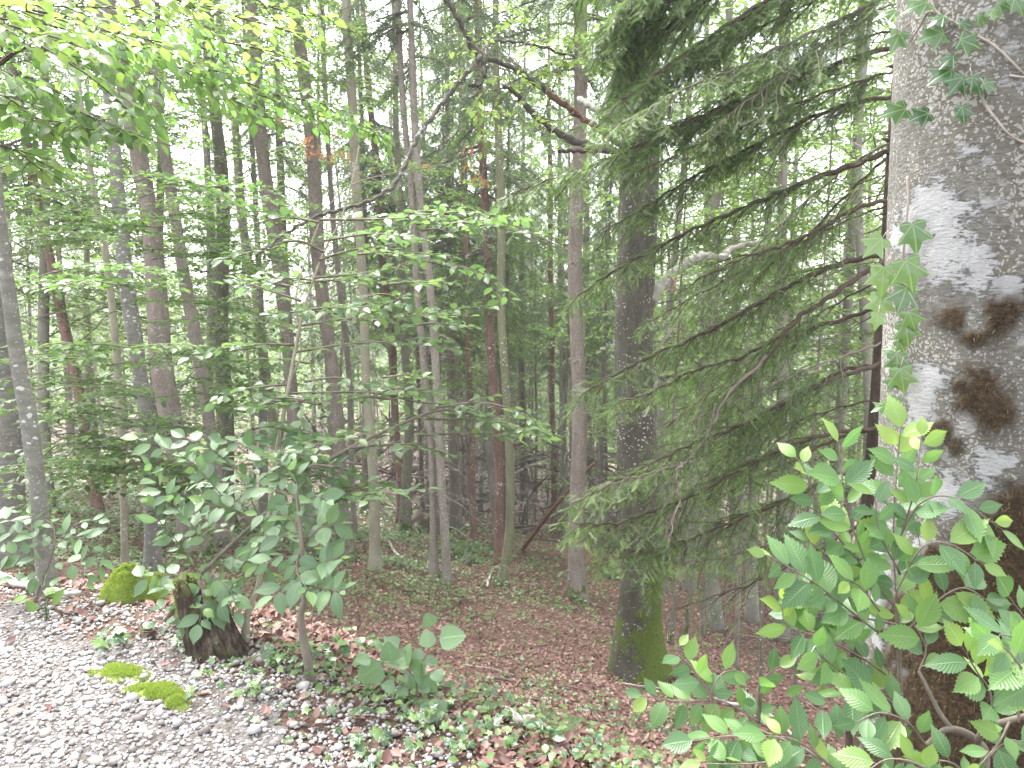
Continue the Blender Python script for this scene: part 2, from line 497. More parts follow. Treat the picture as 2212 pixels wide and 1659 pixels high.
M['leaf_hazel'] = m_leaf('cool_elm_leaf', [(0, (.085, .150, .080)), (.6, (.112, .185, .098)), (1, (.130, .215, .095))], (.15, .25, .05), .34, .36, .55, veins=.32)
M['leaf_ivy'] = m_leaf('ivy_leaf', [(0, (.026, .066, .024)), (.5, (.040, .092, .030)), (1, (.066, .128, .042))], (.16, .25, .07), .25, .26, .7, palm=.55)
M['leaf_cover'] = m_leaf('ground_cover_leaf', [(0, (.060, .115, .034)), (.5, (.092, .158, .048)), (1, (.145, .205, .062))], (.15, .25, .04), .3, .4, .5)
M['leaf_far'] = m_leaf('far_beech_leaf', [(0, (.095, .150, .055)), (.5, (.130, .200, .072)), (1, (.18, .25, .090))], (.2, .28, .07), .55, .5, .4)
M['needle'] = m_leaf('spruce_needle', [(0, (.048, .076, .030)), (.5, (.068, .106, .039)), (1, (.092, .138, .050))], (.17, .27, .075), .36, .45, .4)
M['needle_far'] = m_leaf('far_spruce_needle', [(0, (.060, .088, .046)), (.5, (.085, .122, .062)), (1, (.112, .155, .076))], (.13, .20, .06), .36, .5, .4)
M['withered'] = m_leaf('withered_leaf', [(0, (.20, .075, .035)), (.5, (.28, .115, .055)), (1, (.34, .16, .08))], (.3, .15, .08), .3, .6, .3)
M['litter'] = m_leaf('litter_leaf', [(0, (.072, .034, .028)), (.35, (.150, .072, .060)), (.7, (.228, .124, .104)), (1, (.35, .225, .190))], (.3, .2, .14), .12, .55, .35, tgain=1.0)
M['moss'] = m_leaf('moss_shoot', [(0, (.150, .200, .036)), (.5, (.225, .290, .060)), (1, (.300, .360, .100))], (.1, .1, .02), .35, .7, .2)
M['moss_brown'] = m_leaf('brown_moss_shoot', [(0, (.026, .016, .009)), (.5, (.066, .042, .022)), (1, (.135, .092, .044))], (.10, .11, .02), .15, .8, .15)

k = NT('forest_soil')
tcv = k.n("ShaderNodeTexCoord").outputs['Object']
a_ = k.noise(1.1, tcv, 5); b_ = k.noise(22, tcv, 6, .75); v_ = k.vor(26, tcv)
c_ = k.mix(k.step(b_, .3, .7), (.062, .040, .030), (.150, .092, .070))
c_ = k.mix(k.math('MULTIPLY', k.step(v_.outputs['Color'], .3, .9), .65), c_, (.21, .13, .10))
c_ = k.mix(k.math('MULTIPLY', k.step(a_, .5, .68), .5), c_, (.072, .088, .040))
M['soil'] = k.done(k.bsdf(c_, .95, .15, k.bump(k.math('ADD', b_, v_.outputs['Distance']), .8, .03)))

k = NT('gravel_bed')
tcv = k.n("ShaderNodeTexCoord").outputs['Object']
v_ = k.vor(60, tcv); b_ = k.noise(5, tcv, 5)
c_ = k.ramp(v_.outputs['Color'], [(0, (.055, .046, .040)), (.5, (.12, .108, .102)), (1, (.22, .205, .20))])
c_ = k.mix(k.step(b_, .45, .7), c_, (.11, .092, .080))
M['gravel'] = k.done(k.bsdf(c_, .9, .2, k.bump(k.math('SUBTRACT', 1.0, v_.outputs['Distance']), 1.0, .012)))

k = NT('pebble_stone')
g_ = k.n("ShaderNodeNewGeometry"); tcv = k.n("ShaderNodeTexCoord").outputs['Object']
c_ = k.ramp(g_.outputs['Random Per Island'], [(0, (.11, .09, .08)), (.18, (.25, .228, .216)), (.45, (.330, .316, .312)), (.75, (.430, .415, .415)), (.9, (.35, .305, .255)), (1, (.64, .625, .62))])
c_ = k.mix(k.math('MULTIPLY', k.noise(90, tcv, 4), .35), c_, (.19, .175, .17))
M['stone'] = k.done(k.bsdf(c_, .75, .3, k.bump(k.noise(160, tcv, 3), .25, .002)))

# ------------------------------------------------------------------ the ground and the gravel path
def grid_mesh(name, xs, ys, mat, lift=0.0, keep=None):
    X, Y = np.meshgrid(xs, ys); Z = hT(X, Y) + lift
    v = np.stack([X, Y, Z], -1).reshape(-1, 3); nx = len(xs)
    i = np.arange(len(ys) - 1)[:, None] * nx + np.arange(nx - 1)[None]
    f = np.stack([i, i + 1, i + nx + 1, i + nx], -1).reshape(-1, 4)
    if keep is not None:
        c = v[f].mean(1); f = f[keep(c[:, 0], c[:, 1])]
    mb = MB(); mb.add(v, [f])
    return kind(mb.build(name, mat, smooth=True), 'structure')

def axis(parts):
    a = [np.linspace(x0, x1, n, endpoint=False) for x0, x1, n in parts]
    return np.concatenate(a + [[parts[-1][1]]])

xs = axis([(-140, -40, 12), (-40, -12, 40), (-12, 12, 300), (12, 40, 40), (40, 140, 12)])
ys = axis([(-40, -3, 16), (-3, 0, 20), (0, 14, 190), (14, 40, 90), (40, 90, 30), (90, 160, 12)])
grid_mesh('ground', xs, ys, M['soil'])
grid_mesh('gravel_path', axis([(-40, -8, 40), (-8, 3, 180), (3, 12, 20)]), axis([(-25, 0, 30), (0, 8.5, 130)]), M['gravel'], 0.006, lambda x, y: path_s(x, y) < -.12 + .14 * wav(x, y, 4.0, 6))

# pebbles lying on the path
n = 90000
y = rng.uniform(1.5, 4.9, n); x = rng.uniform(-4.6, 1.0, n)
s = path_s(x, y)
keep = (rng.random(n) < np.where(s < -.30, 1.0, np.clip(.80 - s * 1.1, 0, 1) * np.clip(.68 + .6 * wav(x, y, 5, 1), .2, 1))) & (np.abs(x) < .75 * y + .5)
x, y, s = x[keep], y[keep], s[keep]
sz = np.clip(np.exp(rng.normal(math.log(.0070), .46, len(x))), .0035, .032)
mb = MB()
for q in range(6):
    m = np.arange(len(x)) % 6 == q
    a = rng.uniform(0, 2 * np.pi, m.sum())
    z = hT(x[m], y[m]) + .006 + sz[m] * rng.uniform(.05, .55, m.sum())
    nr = np.c_[rng.normal(0, .25, m.sum()), rng.normal(0, .25, m.sum()), np.ones(m.sum())]
    scatter(mb, pebble(q), np.c_[x[m], y[m], z], np.c_[np.cos(a), np.sin(a), rng.normal(0, .15, m.sum())], nr, sz[m])
kind(mb.build('gravel', M['stone'], smooth=True), 'stuff')

# fallen leaves: counted evenly over the picture, so denser near the camera
def log_spread(n, y0, y1, k=.78, pad=1.2):
    y = y0 * (y1 / y0) ** rng.random(n)
    return rng.uniform(-1, 1, n) * (k * y + pad), y

mb = MB()
x, y = log_spread(120000, 1.6, 34)
s = path_s(x, y)
keep = (s > .25) | ((s > -.2) & (rng.random(len(x)) < .06)) | (rng.random(len(x)) < .006)
x, y, s = x[keep], y[keep], s[keep]
for q in range(5):
    m = np.arange(len(x)) % 5 == q; c = m.sum()
    a = rng.uniform(0, 2 * np.pi, c)
    sc = rng.uniform(.030, .062, c) * np.where(y[m] > 12, 1.35, 1.0)
    nr = np.c_[rng.normal(0, .42, c), rng.normal(0, .42, c), np.ones(c)]
    scatter(mb, leaf_litter(q), np.c_[x[m], y[m], hT(x[m], y[m]) + rng.uniform(.002, .030, c)], np.c_[np.cos(a), np.sin(a), rng.normal(0, .3, c)], nr, sc)
kind(mb.build('leaf_litter', M['litter']), 'stuff')

# low green plants in drifts on the slope
blobs = []
for px, py, rx, amp in [(850, 1300, 1.3, 1.1), (1000, 1290, 1.3, 1.2), (1160, 1300, 1.0, .9), (760, 1290, .9, .9), (300, 1080, 3.2, 2.2), (120, 1100, 3.2, 2.2), (480, 1110, 2.6, 1.8), (250, 1030, 5, 1.8), (50, 1040, 5, 1.8), (560, 1060, 4, 1.6), (200, 975, 9, 1.6), (500, 985, 8, 1.4), (-100, 1000, 8, 1.6), (1700, 1080, 8, 1.2),
                        (980, 1190, 1.6, 1.2), (800, 1140, 2.4, .9), (1200, 1500, .4, .15), (1150, 1210, 1.4, .7), (620, 1260, .9, .6), (1000, 1560, .35, .25), (1250, 1600, .4, .25), (1400, 1560, .4, .2),
                        (860, 1560, .3, .2), (600, 1500, .25, .3), (60, 1160, 1.5, .7), (550, 1140, 1.6, .8), (1500, 1500, .4, .1), (700, 1210, 1.2, .6), (900, 1240, .9, .7), (1600, 1640, .4, .2)]:
    p = hit(px, py); blobs.append((p[0], p[1], rx, amp * (.30 if 600 < px < 1350 and py < 1450 else 1)))
def cover_mask(x, y):
    v = np.full(x.shape, .03)
    for bx, by, r, a in blobs:
        v = v + a * np.exp(-(((x - bx) / (r * 1.25)) ** 2 + ((y - by) / r) ** 2))
    return v * (.45 + .9 * np.clip(wav(x, y, 2.2, 4) + .45, 0, 1.2))
x, y = log_spread(64000, 1.7, 40)
s = path_s(x, y)
keep = (s > .12) & (rng.random(len(x)) < cover_mask(x, y) * .9)
x, y = x[keep], y[keep]
far = np.clip((y - 5) / 13, 0, 1)
pos = []; dd = []; nn = []; ss = []
for i in range(4):
    a = rng.uniform(0, 2 * np.pi, len(x))
    h = rng.uniform(.02, .11, len(x)) * (1 + 1.4 * far)
    pos.append(np.c_[x + np.cos(a) * .02, y + np.sin(a) * .02, hT(x, y) + h])
    dd.append(np.c_[np.cos(a), np.sin(a), rng.normal(-.1, .25, len(x))])
    nn.append(np.c_[rng.normal(0, .35, len(x)), rng.normal(-.12, .35, len(x)), np.ones(len(x))])
    ss.append(rng.uniform(.020, .044, len(x)) * (1 + 1.4 * far))
mb = MB(); scatter(mb, LM, np.vstack(pos), np.vstack(dd), np.vstack(nn), np.concatenate(ss), wide=1.25)
kind(mb.build('ground_cover', M['leaf_cover']), 'stuff')

# ivy creeping over the ground at the foot of the path bank
mb = MB(); pos = []; dd = []; nn = []; ss = []; tt = []
cs = [(1020, 1500, .28, 60), (970, 1560, .26, 60), (1130, 1530, .25, 50), (1250, 1550, .35, 55), (1400, 1580, .35, 45), (840, 1600, .2, 34), (1080, 1600, .3, 50), (640, 1470, .25, 40), (560, 1420, .2, 26),
      (1180, 1480, .4, 50), (780, 1560, .2, 20), (1330, 1640, .3, 50), (500, 1500, .18, 16)]
for px, py, r, c in cs:
    p = hit(px, py); a = rng.normal(0, r, (c, 2))
    X, Y = p[0] + a[:, 0], p[1] + a[:, 1] * .8
    th = rng.uniform(0, 2 * np.pi, c)
    pos.append(np.c_[X, Y, hT(X, Y) + rng.uniform(.02, .10, c)]); dd.append(np.c_[np.cos(th), np.sin(th) - .3, rng.normal(-.25, .25, c)])
    nn.append(np.c_[rng.normal(0, .3, c), rng.normal(-.45, .3, c), np.ones(c)]); ss.append(rng.uniform(.022, .048, c)); tt.append((rng.random(c) < .16) * rng.uniform(.3, .8, c))
scatter(mb, LI, np.vstack(pos), np.vstack(dd), np.vstack(nn), np.concatenate(ss), np.concatenate(tt))
kind(mb.build('ground_ivy', M['leaf_ivy']), 'stuff')

# ------------------------------------------------------------------ shared shapes for crowns
def spruce_crown(seed, L=11.0, R=1.9, dens=1.0, tw=.17):
    """needle-clad boughs along a stem from 0 to L: (needles, boughs)"""
    r = np.random.default_rng(seed)
    wd = MB(); pos = []; dr = []; nr = []; sc = []; tt = []
    z = 0.0
    while z < L:
        ln0 = R * (1 - z / L) ** .75 * (.75 + .25 * min(1, z / 1.2)) + .15
        for b in range(r.integers(4, 6)):
            a = r.uniform(0, 2 * np.pi); ln = ln0 * r.uniform(.55, 1.1)
            zz = z + r.uniform(-.15, .15)
            h = np.array([math.cos(a), math.sin(a), 0])
            drop = r.uniform(.35, .75)
            t = np.linspace(0, 1, 7)
            pts = np.array([0, 0, zz])[None] + h[None] * (ln * t)[:, None] + np.array([0, 0, 1.0])[None] * (ln * (-.1 * t - drop * t ** 2 + .28 * t ** 4))[:, None]
            tube(wd, pts, np.linspace(.020, .005, 7) * (.6 + .4 * ln), 3, cap=False)
            m = max(4, int(ln / .085 * dens))
            side = np.array([-h[1], h[0], 0])
            for q in range(m):
                u = .12 + .88 * (q + r.random()) / m
                i = min(5, int(u * 6)); f = u * 6 - i
                c = pts[i] * (1 - f) + pts[i + 1] * f
                for sgn in (-1, 1):
                    d = unit(side * sgn * r.uniform(.5, 1) + h * r.uniform(.2, .8) + np.array([0, 0, -r.uniform(.3, 1.3)]))
                    cl = r.uniform(.18, .46) * (1.1 - .5 * u) * min(1.2, .5 + .5 * ln)
                    steps = max(1, int(cl / (tw * .62)))
                    for e in range(steps):
                        pos.append(c + d * (cl * e / steps)); dr.append(d + r.normal(0, .28, 3) + np.array([0, 0, -.25 * e])); sc.append(tw * r.uniform(.8, 1.3)); nr.append(r.normal(0, .5, 3) + np.array([0, 0, .8]))
                        tt.append(.8 if (e == steps - 1 and r.random() < .4) else 0.0)
        z += r.uniform(.26, .46) / max(.7, dens)
    nd = MB(); scatter(nd, TM_, np.array(pos), np.array(dr), np.array(nr), np.array(sc), np.array(tt), wide=1.25)
    return nd, wd

def spray(wd, lf, main, leaf=.07, side=.35, step=.11, lstep=.042, droop=.12, hang=0.0, r=None, r0=.007, tm=LM, young=.08, tilt=.32, tintall=None):
    """a flat beech branch: main twig, side twigs left and right, leaves in two ranks"""
    r = r or rng
    main = crv(main, 8)
    arc = np.concatenate([[0], np.cumsum(np.linalg.norm(np.diff(main, axis=0), axis=1))]); L = arc[-1]
    tube(wd, main, np.linspace(r0, .0018, len(main)), 4, cap=False)
    T = unit(np.gradient(main, axis=0))
    at = lambda u: np.array([np.interp(u, arc, main[:, i]) for i in range(3)])
    tt = lambda u: unit(np.array([np.interp(u, arc, T[:, i]) for i in range(3)]))
    pos = []; dr = []; nr = []; sc = []; ti = []
    def leaves(p, full=1.0):
        a = np.concatenate([[0], np.cumsum(np.linalg.norm(np.diff(p, axis=0), axis=1))])
        m = max(2, int(a[-1] / lstep)); tp = unit(np.gradient(p, axis=0))
        sg = 1
        for q in range(m + 1):
            u = a[-1] * min(1, (q + .35) / m)
            c = np.array([np.interp(u, a, p[:, i]) for i in range(3)]); d = unit(np.array([np.interp(u, a, tp[:, i]) for i in range(3)]))
            nv = unit(np.array([0, 0, 1.0]) + r.normal(0, tilt, 3))
            sdv = unit(np.cross(d, nv)) * sg
            k = .25 if q == m else r.uniform(.8, 1.25)
            dv = d * .62 + sdv * k * .8 + np.array([0, 0, -hang]) + r.normal(0, .12, 3)
            pos.append(c); dr.append(dv); nr.append(nv); sc.append(leaf * r.uniform(.72, 1.15)); ti.append(r.uniform(.3, .8) if r.random() < young else 0.0); sg = -sg
    u = L * .10; sg = 1
    while u < L * .97:
        c, d = at(u), tt(u)
        sdv = unit(np.cross(d, [0, 0, 1.0])) * sg
        ln = side * (1 - .65 * u / L) * r.uniform(.6, 1.15) * (.55 + .45 * min(1, u / (.3 * L)))
        e = unit(d * r.uniform(.5, .9) + sdv + r.normal(0, .1, 3))
        t = np.linspace(0, 1, 5)[:, None]
        p = c + e * ln * t + d * ln * .25 * t ** 2 + np.array([0, 0, -1.0]) * ln * droop * t ** 2
        tube(wd, p, np.linspace(.003, .0012, 5), 3, cap=False)
        leaves(p); sg = -sg; u += step * r.uniform(.7, 1.3)
    leaves(main[int(len(main) * .55):])
    if tintall is not None: ti = [tintall] * len(ti)
    scatter(lf, tm, np.array(pos), np.array(dr), np.array(nr), np.array(sc), np.array(ti))

def beech_crown(seed, z0=1.2, z1=12.0, R=2.5, nlimb=50, leaf=.105):
    r = np.random.default_rng(seed)
    lf = MB(); wd = MB()
    for b in range(nlimb):
        z = z0 + (z1 - z0) * (b + r.random()) / nlimb
        a = r.uniform(0, 2 * np.pi); ln = R * r.uniform(.5, 1.1) * (1 - .5 * (z - z0) / (z1 - z0))
        h = np.array([math.cos(a), math.sin(a), 0]); k = r.normal(0, .12, 3)
        pts = [np.array([0, 0, z]), np.array([0, 0, z + .18 * ln]) + h * ln * .5 + k, np.array([0, 0, z + r.uniform(-.05, .25) * ln]) + h * ln + k]
        spray(wd, lf, pts, leaf, .75, .17, .075, .12, 0, r, .014, LF, .06, .4)
    return lf, wd

def trunk_pts(H, r, lean=.02, bend=.12):
    z = np.linspace(-.35, H, 26)
    a = r.uniform(0, 6.28); b = r.uniform(0, 6.28); k = r.uniform(.3, .7)
    x = lean * H * (z / H) * math.cos(a) + bend * np.sin(z * k + b); y = lean * H * (z / H) * math.sin(a) + bend * np.cos(z * k * .8 + b)
    x -= np.interp(0, z, x); y -= np.interp(0, z, y)
    return np.c_[x, y, z]

def twigs_on(mb, axis_pts, rad_at, n, z0, z1, r, lmax=1.1, rr=.007, sides=3):
    """dead side twigs and knots on a spruce stem"""
    for _ in range(n):
        z = r.uniform(z0, z1)
        c = np.array([np.interp(z, axis_pts[:, 2], axis_pts[:, i]) for i in range(3)])
        a = r.uniform(0, 2 * np.pi); h = np.array([math.cos(a), math.sin(a), 0])
        R = rad_at(z); ln = R + lmax * r.uniform(.08, 1) ** 1.5
        up = r.uniform(-.35, .25); t = np.linspace(0, 1, 5)[:, None]
        p = c + h * ln * t + np.array([0, 0, 1.0]) * ln * (up * t - .25 * t ** 2) + r.normal(0, .03 * ln, (5, 3)) * t
        tube(mb, p, np.linspace(rr, rr * .35, 5), sides, cap=False)
        if ln > .5 and r.random() < .6:
            for _2 in range(2):
                i = r.integers(1, 4); e = unit(p[4] - p[0] + r.normal(0, .5, 3)) * ln * r.uniform(.2, .5)
                tube(mb, np.array([p[i], p[i] + e * .5, p[i] + e + np.array([0, 0, -.05])]), [rr * .6, rr * .45, rr * .25], 3, cap=False)
    for _ in range(n):
        z = r.uniform(.3, z1)
        c = np.array([np.interp(z, axis_pts[:, 2], axis_pts[:, i]) for i in range(3)])
        a = r.uniform(0, 2 * np.pi); h = np.array([math.cos(a), math.sin(a), .2]); R = rad_at(z)
        tube(mb, np.array([c + h * R * .8, c + h * (R * 1.05 + .012), c + h * (R + r.uniform(.02, .06))]), [R * .16 + .006, R * .12 + .005, .004], 5, cap=False)

SCROWN = [tuple(m.mesh('crown', M['needle_far'] if j == 0 else M['twig']) for j, m in enumerate(spruce_crown(50 + i, 11, 1.5 + .3 * i, .62, .19))) for i in range(4)]
FCROWN = [tuple(m.mesh('crown', M['leaf_far'] if j == 0 else M['twig'] ) for j, m in enumerate(beech_crown(70 + i, .8 + .8 * i, 12.0, 2.4 + .2 * i))) for i in range(3)]
for q in SCROWN + FCROWN: q[1].name = 'bough'

# ------------------------------------------------------------------ the wood behind: every tree is a tree of its own
def link(name, me, parent):
    o = bpy.data.objects.new(name, me); COL.objects.link(o); o.parent = parent
    return o

def copy_tree(src, loc, rz, sc, label, group):
    r = src.copy(); COL.objects.link(r); r.location = loc; r.rotation_euler = (0, 0, rz); r.scale = sc; r['label'] = label; r['group'] = group
    for ch in src.children:
        c = ch.copy(); COL.objects.link(c); c.parent = r
    return r

def far_proto(kindn, v):
    r = np.random.default_rng(200 + v)
    H = {'spruce': 17, 'stem': 13, 'beech': 13}[kindn]; r0 = {'spruce': .14, 'stem': .065, 'beech': .10}[kindn]
    p = trunk_pts(H, r, .015, .05 if kindn != 'beech' else .16)
    rad = r0 * (1 - np.clip(p[:, 2], 0, H) / H * .85) * (1 + .5 * np.exp(-np.clip(p[:, 2], 0, 9) / .25))
    mb = MB(); tube(mb, p, rad, 9, rough=.05, seed=v)
    if kindn != 'beech':
        twigs_on(mb, p, lambda z: r0 * (1 - z / H * .85), 70 if kindn == 'spruce' else 60, .8, 9.5, r, 1.0, .0075)
    root = thing({'spruce': 'spruce_tree', 'stem': 'spruce_tree', 'beech': 'beech_tree'}[kindn], '', 'tree', (0, 0, 0))
    mb.build('trunk', M['far'] if kindn != 'beech' else M['far_pale'], root, smooth=True)
    if kindn == 'beech':
        q = FCROWN[v % 3]; z = .8
    else:
        q = SCROWN[v % 4]; z = 5.2 + (v % 3) * 1.1 if kindn == 'spruce' else 6.5
    for nm, me in (('crown', q[0]), ('bough', q[1])):
        o = link(nm, me, root); i = np.interp(z, p[:, 2], np.arange(len(p)))
        o.location = (np.interp(z, p[:, 2], p[:, 0]), np.interp(z, p[:, 2], p[:, 1]), z)
        if kindn == 'stem': o.scale = (.5, .5, .62)
    return root

LAB = {'spruce': 'slender dark spruce far back in the dim wood behind the front trunks',
       'stem': 'thin dark spruce pole with dead side twigs far back in the wood',
       'beech': 'pale green leafy young beech far back in the wood behind the trunks'}
GRP = {'spruce': 'dark spruces far back in the wood', 'stem': 'thin spruce poles far back in the wood', 'beech': 'leafy young beeches far back in the wood'}
spots = []
def spot_ok(x, y, d):
    return all((x - a) ** 2 + (y - b) ** 2 > d * d for a, b in spots)
protos = {}
cnt = 0; tries = 0
r5 = np.random.default_rng(5)
for px, y in [(1560, 11.5), (1705, 11), (1850, 11.5), (1440, 14), (1640, 12.5), (1800, 13), (1725, 16), (1885, 17), (1500, 15.5), (1960, 14), (1590, 19), (90, 13.5), (330, 15), (560, 15.5), (15, 17), (720, 18), (210, 18.5), (440, 19), (1420, 18)]:
    q = P(px, 900, y); v = int(r5.integers(0, 4)); loc = (q[0], y, float(hT(q[0], y))); s = r5.uniform(1.0, 1.2); spots.append((q[0], y)); cnt += 1
    if ('beech', v) not in protos:
        o = protos[('beech', v)] = far_proto('beech', v); o.location = loc; o.scale = (s, s, s); o['label'] = LAB['beech']; o['group'] = GRP['beech']
    else:
        copy_tree(protos[('beech', v)], loc, r5.uniform(0, 6.28), (s, s, s), LAB['beech'], GRP['beech'])
while cnt < 285 and tries < 9000:
    tries += 1
    y = 19 + 55 * r5.random() ** 1.25
    x = (r5.uniform(-.82, .82) if r5.random() < .6 else r5.uniform(-.13, .20)) * y
    px = CX + FPX * x / y
    d = .8 if abs(px - 1150) < 330 else 1.7
    if not spot_ok(x, y, d * (.8 + y / 60)): continue
    if 1100 < px < 1210 and y < 27: continue
    spots.append((x, y))
    u = r5.random()
    if abs(px - 1100) < 320: kd = 'stem' if u < .5 else ('spruce' if u < .74 else 'beech')
    elif px > 1400: kd = 'beech' if u < .7 else ('spruce' if u < .85 else 'stem')
    else: kd = 'spruce' if u < .28 else ('beech' if u < .72 else 'stem')
    v = int(r5.integers(0, 4))
    loc = (x, y, float(hT(x, y)))
    s = r5.uniform(.85, 1.25); sc = (s * r5.uniform(.85, 1.15), s, s * r5.uniform(.9, 1.15))
    if (kd, v) not in protos:
        o = protos[(kd, v)] = far_proto(kd, v); o.location = loc; o.scale = sc; o['label'] = LAB[kd]; o['group'] = GRP[kd]
    else:
        copy_tree(protos[(kd, v)], loc, r5.uniform(0, 6.28), sc, LAB[kd], GRP[kd])
    cnt += 1

# the edge of the wood beyond: a mass of leaves that reads as one
mb = MB(); n = 30000
x = rng.uniform(-85, 85, n); y = 80 + rng.uniform(0, 26, n) + 5 * np.sin(x * .11)
top = 15 + 4.5 * np.sin(x * .21 + 1) * np.sin(x * .063) + 2.5 * np.sin(x * .7 + y)
z = hT(x, y) + top * rng.random(n) ** .8
scatter(mb, LF, np.c_[x, y, z], rng.normal(0, 1, (n, 3)) + np.array([0, 0, -.4]), rng.normal(0, .7, (n, 3)) + np.array([0, -.6, .6]), rng.uniform(.4, .95, n), wide=1.3)
kind(mb.build('far_woodland', M['leaf_far']), 'stuff')

# dry brushwood and dead twigs between the far stems
n = 15000
y = 21 + 32 * rng.random(n); x = rng.uniform(-.75, .75, n) * y
kp = (np.abs(x / y + .02) < .28) | (rng.random(n) < .3); x, y = x[kp], y[kp]; n = len(x)
q = np.c_[x, y, hT(x, y) + 3.2 * rng.random(n) ** 1.5]
mb = MB(); scatter(mb, BL, q, np.c_[rng.normal(0, 1, (n, 2)), rng.normal(.1, .45, n)], rng.normal(0, 1, (n, 3)), rng.uniform(.5, 1.6, n), wide=.10)
kind(mb.build('brushwood', M['far']), 'stuff')

# ------------------------------------------------------------------ the trees one can tell apart
TREES = {}
def near_tree(key, name, label, mat, path, H=19, twigs=0, twig_mat='twig', crown=None, Y=None, sides=14, flare=.65, rough=.06, tz=(1.0, 9.0), tl=1.0, group=None, cw=1.0):
    """path: (px, py, width) from the top of what shows down to the foot"""
    r = np.random.default_rng(sum(ord(c) for c in key) + 3)
    if Y is None:
        base = hit(path[-1][0], path[-1][1]); Y = base[1]
    else:
        q = P(path[-1][0], path[-1][1], Y); base = np.array([q[0], Y, float(hT(q[0], Y))])
    up = [P(a, b, Y) for a, b, w in path[:-1]][::-1]; wid = [w for a, b, w in path][::-1]
    D = (base - CAM) @ FWD
    rad = [w / FPX * D / 2 * .94 for w in wid]
    pts = [base] + up
    zs = [q[2] for q in pts]
    if zs[-1] < base[2] + H:
        d = unit(pts[-1] - pts[-2]) * .5 + unit(pts[-1] - base) * .5; d = d / d[2]
        z0, top = zs[-1], base[2] + H; rt = rad[-1]
        for f in (.3, .65, 1.0):
            dz = (top - z0) * f
            pts.append(up[-1] + d * dz * (1 - .25 * f)); pts[-1][2] = z0 + dz; rad.append(rt * (1 - .8 * f))
    A = np.c_[np.array(pts), np.array(rad)]
    A = crv(A, 12)
    A = np.vstack([A[:1] - np.array([[0, 0, .4, 0]]), A])
    A[:, :2] += .25 * A[:, 3:] * np.c_[np.sin(A[:, 2] * 1.3 + r.uniform(0, 6)), np.cos(A[:, 2] * 1.1 + r.uniform(0, 6))] * np.clip(A[:, 2:3] - base[2], 0, 1)
    hgt = np.clip(A[:, 2] - base[2], 0, None)
    R = np.maximum(A[:, 3], .008) * (1 + flare * np.exp(-hgt / (.10 + 1.2 * rad[0])))
    root = thing(name, label, 'tree', base, group)
    ax = A[:, :3] - base
    mb = MB(); tube(mb, ax, R, sides, rough=rough, seed=r.uniform(0, 6))
    if twigs:
        twigs_on(mb, ax[1:], lambda z: float(np.interp(z, ax[1:, 2], R[1:])), twigs, tz[0], tz[1], r, tl)
    mb.build('trunk', M[mat], root, smooth=True)
    if crown:
        protoset, idx, zc, sx, sz = crown
        q = protoset[idx]; c = np.array([np.interp(zc, ax[1:, 2], ax[1:, i]) for i in range(3)]); e = np.array([np.interp(zc + 6, ax[1:, 2], ax[1:, i]) for i in range(3)])
        rot = Vector((0, 0, 1)).rotation_difference(Vector(e - c)).to_euler()
        for nm, me in (('crown', q[0]), ('bough', q[1])):
            o = link(nm, me, root); o.location = c; o.rotation_euler = rot; o.scale = (sx, sx, sz)
    TREES[key] = dict(root=root, base=base, Y=Y, ax=A[:, :3], R=R)
    return root

S, F = SCROWN, FCROWN
near_tree('T1', 'beech_tree', 'thick grey beech with white lichen spots, cut by the left edge of the photo', 'beech', [(-60, 300, 50), (-20, 700, 54), (2, 900, 57), (28, 1215, 62)])
near_tree('T2', 'beech_tree', 'slim bent grey beech just right of the thick lichen-spotted beech at the left edge', 'beech', [(-14, 380, 24), (14, 600, 28), (40, 780, 32), (72, 960, 36), (105, 1285, 34)])
near_tree('T3', 'beech_tree', 'thin wavy beech stem left of the smooth grey beech, foot in brown leaves', 'smooth', [(150, 0, 10), (170, 190, 11), (186, 310, 12), (205, 430, 13), (226, 540, 14), (247, 700, 15), (262, 920, 15), (270, 1250, 15)], H=14)
near_tree('T4', 'beech_tree', 'smooth dark grey beech with pale lichen flecks in front of the large brown spruce', 'beech', [(218, 0, 22), (226, 107, 24), (245, 333, 27), (270, 570, 30), (300, 780, 31), (318, 950, 32), (331, 1235, 31)])
near_tree('T5', 'spruce_tree', 'large scaly brown spruce leaning left, right behind the smooth dark grey beech', 'spruce_foot', [(236, 0, 28), (248, 67, 30), (278, 200, 33), (311, 430, 37), (350, 753, 46), (380, 930, 51), (416, 1190, 50)], twigs=40, crown=(S, 2, 11.0, 1.02, .9), H=22)
near_tree('T6', 'spruce_tree', 'medium straight spruce with short dead branch stubs, right of the large scaly one', 'spruce', [(288, 0, 20), (333, 167, 22), (370, 417, 24), (395, 590, 26), (421, 720, 27), (445, 853, 28), (474, 1086, 26), (483, 1180, 27)], twigs=46, crown=(S, 1, 11.0, 0.94, .9), H=22)
near_tree('T7', 'spruce_tree', 'reddish brown spruce standing apart behind the left beeches', 'red', [(60, 320, 16), (95, 480, 18), (133, 686, 21), (173, 870, 22), (205, 1060, 22), (213, 1118, 22)], twigs=40, crown=(S, 3, 6.0, 1.2, 1), H=20)
near_tree('T8', 'beech_tree', 'dark moss-coated crooked trunk between two slim spruces in the left half', 'mossy', [(452, 40, 24), (461, 200, 25), (480, 433, 26), (484, 620, 27), (481, 770, 28), (490, 953, 28), (494, 1086, 28), (497, 1150, 32)], rough=.12)
near_tree('T9', 'spruce_tree', 'slender pale spruce behind the tall brown spruce with a curved lower stem', 'spruce', [(485, 120, 17), (510, 300, 18), (530, 533, 20), (553, 640, 21), (573, 786, 22), (603, 1036, 21), (611, 1098, 22)], twigs=44, crown=(S, 0, 11.0, 0.94, .9), H=20)
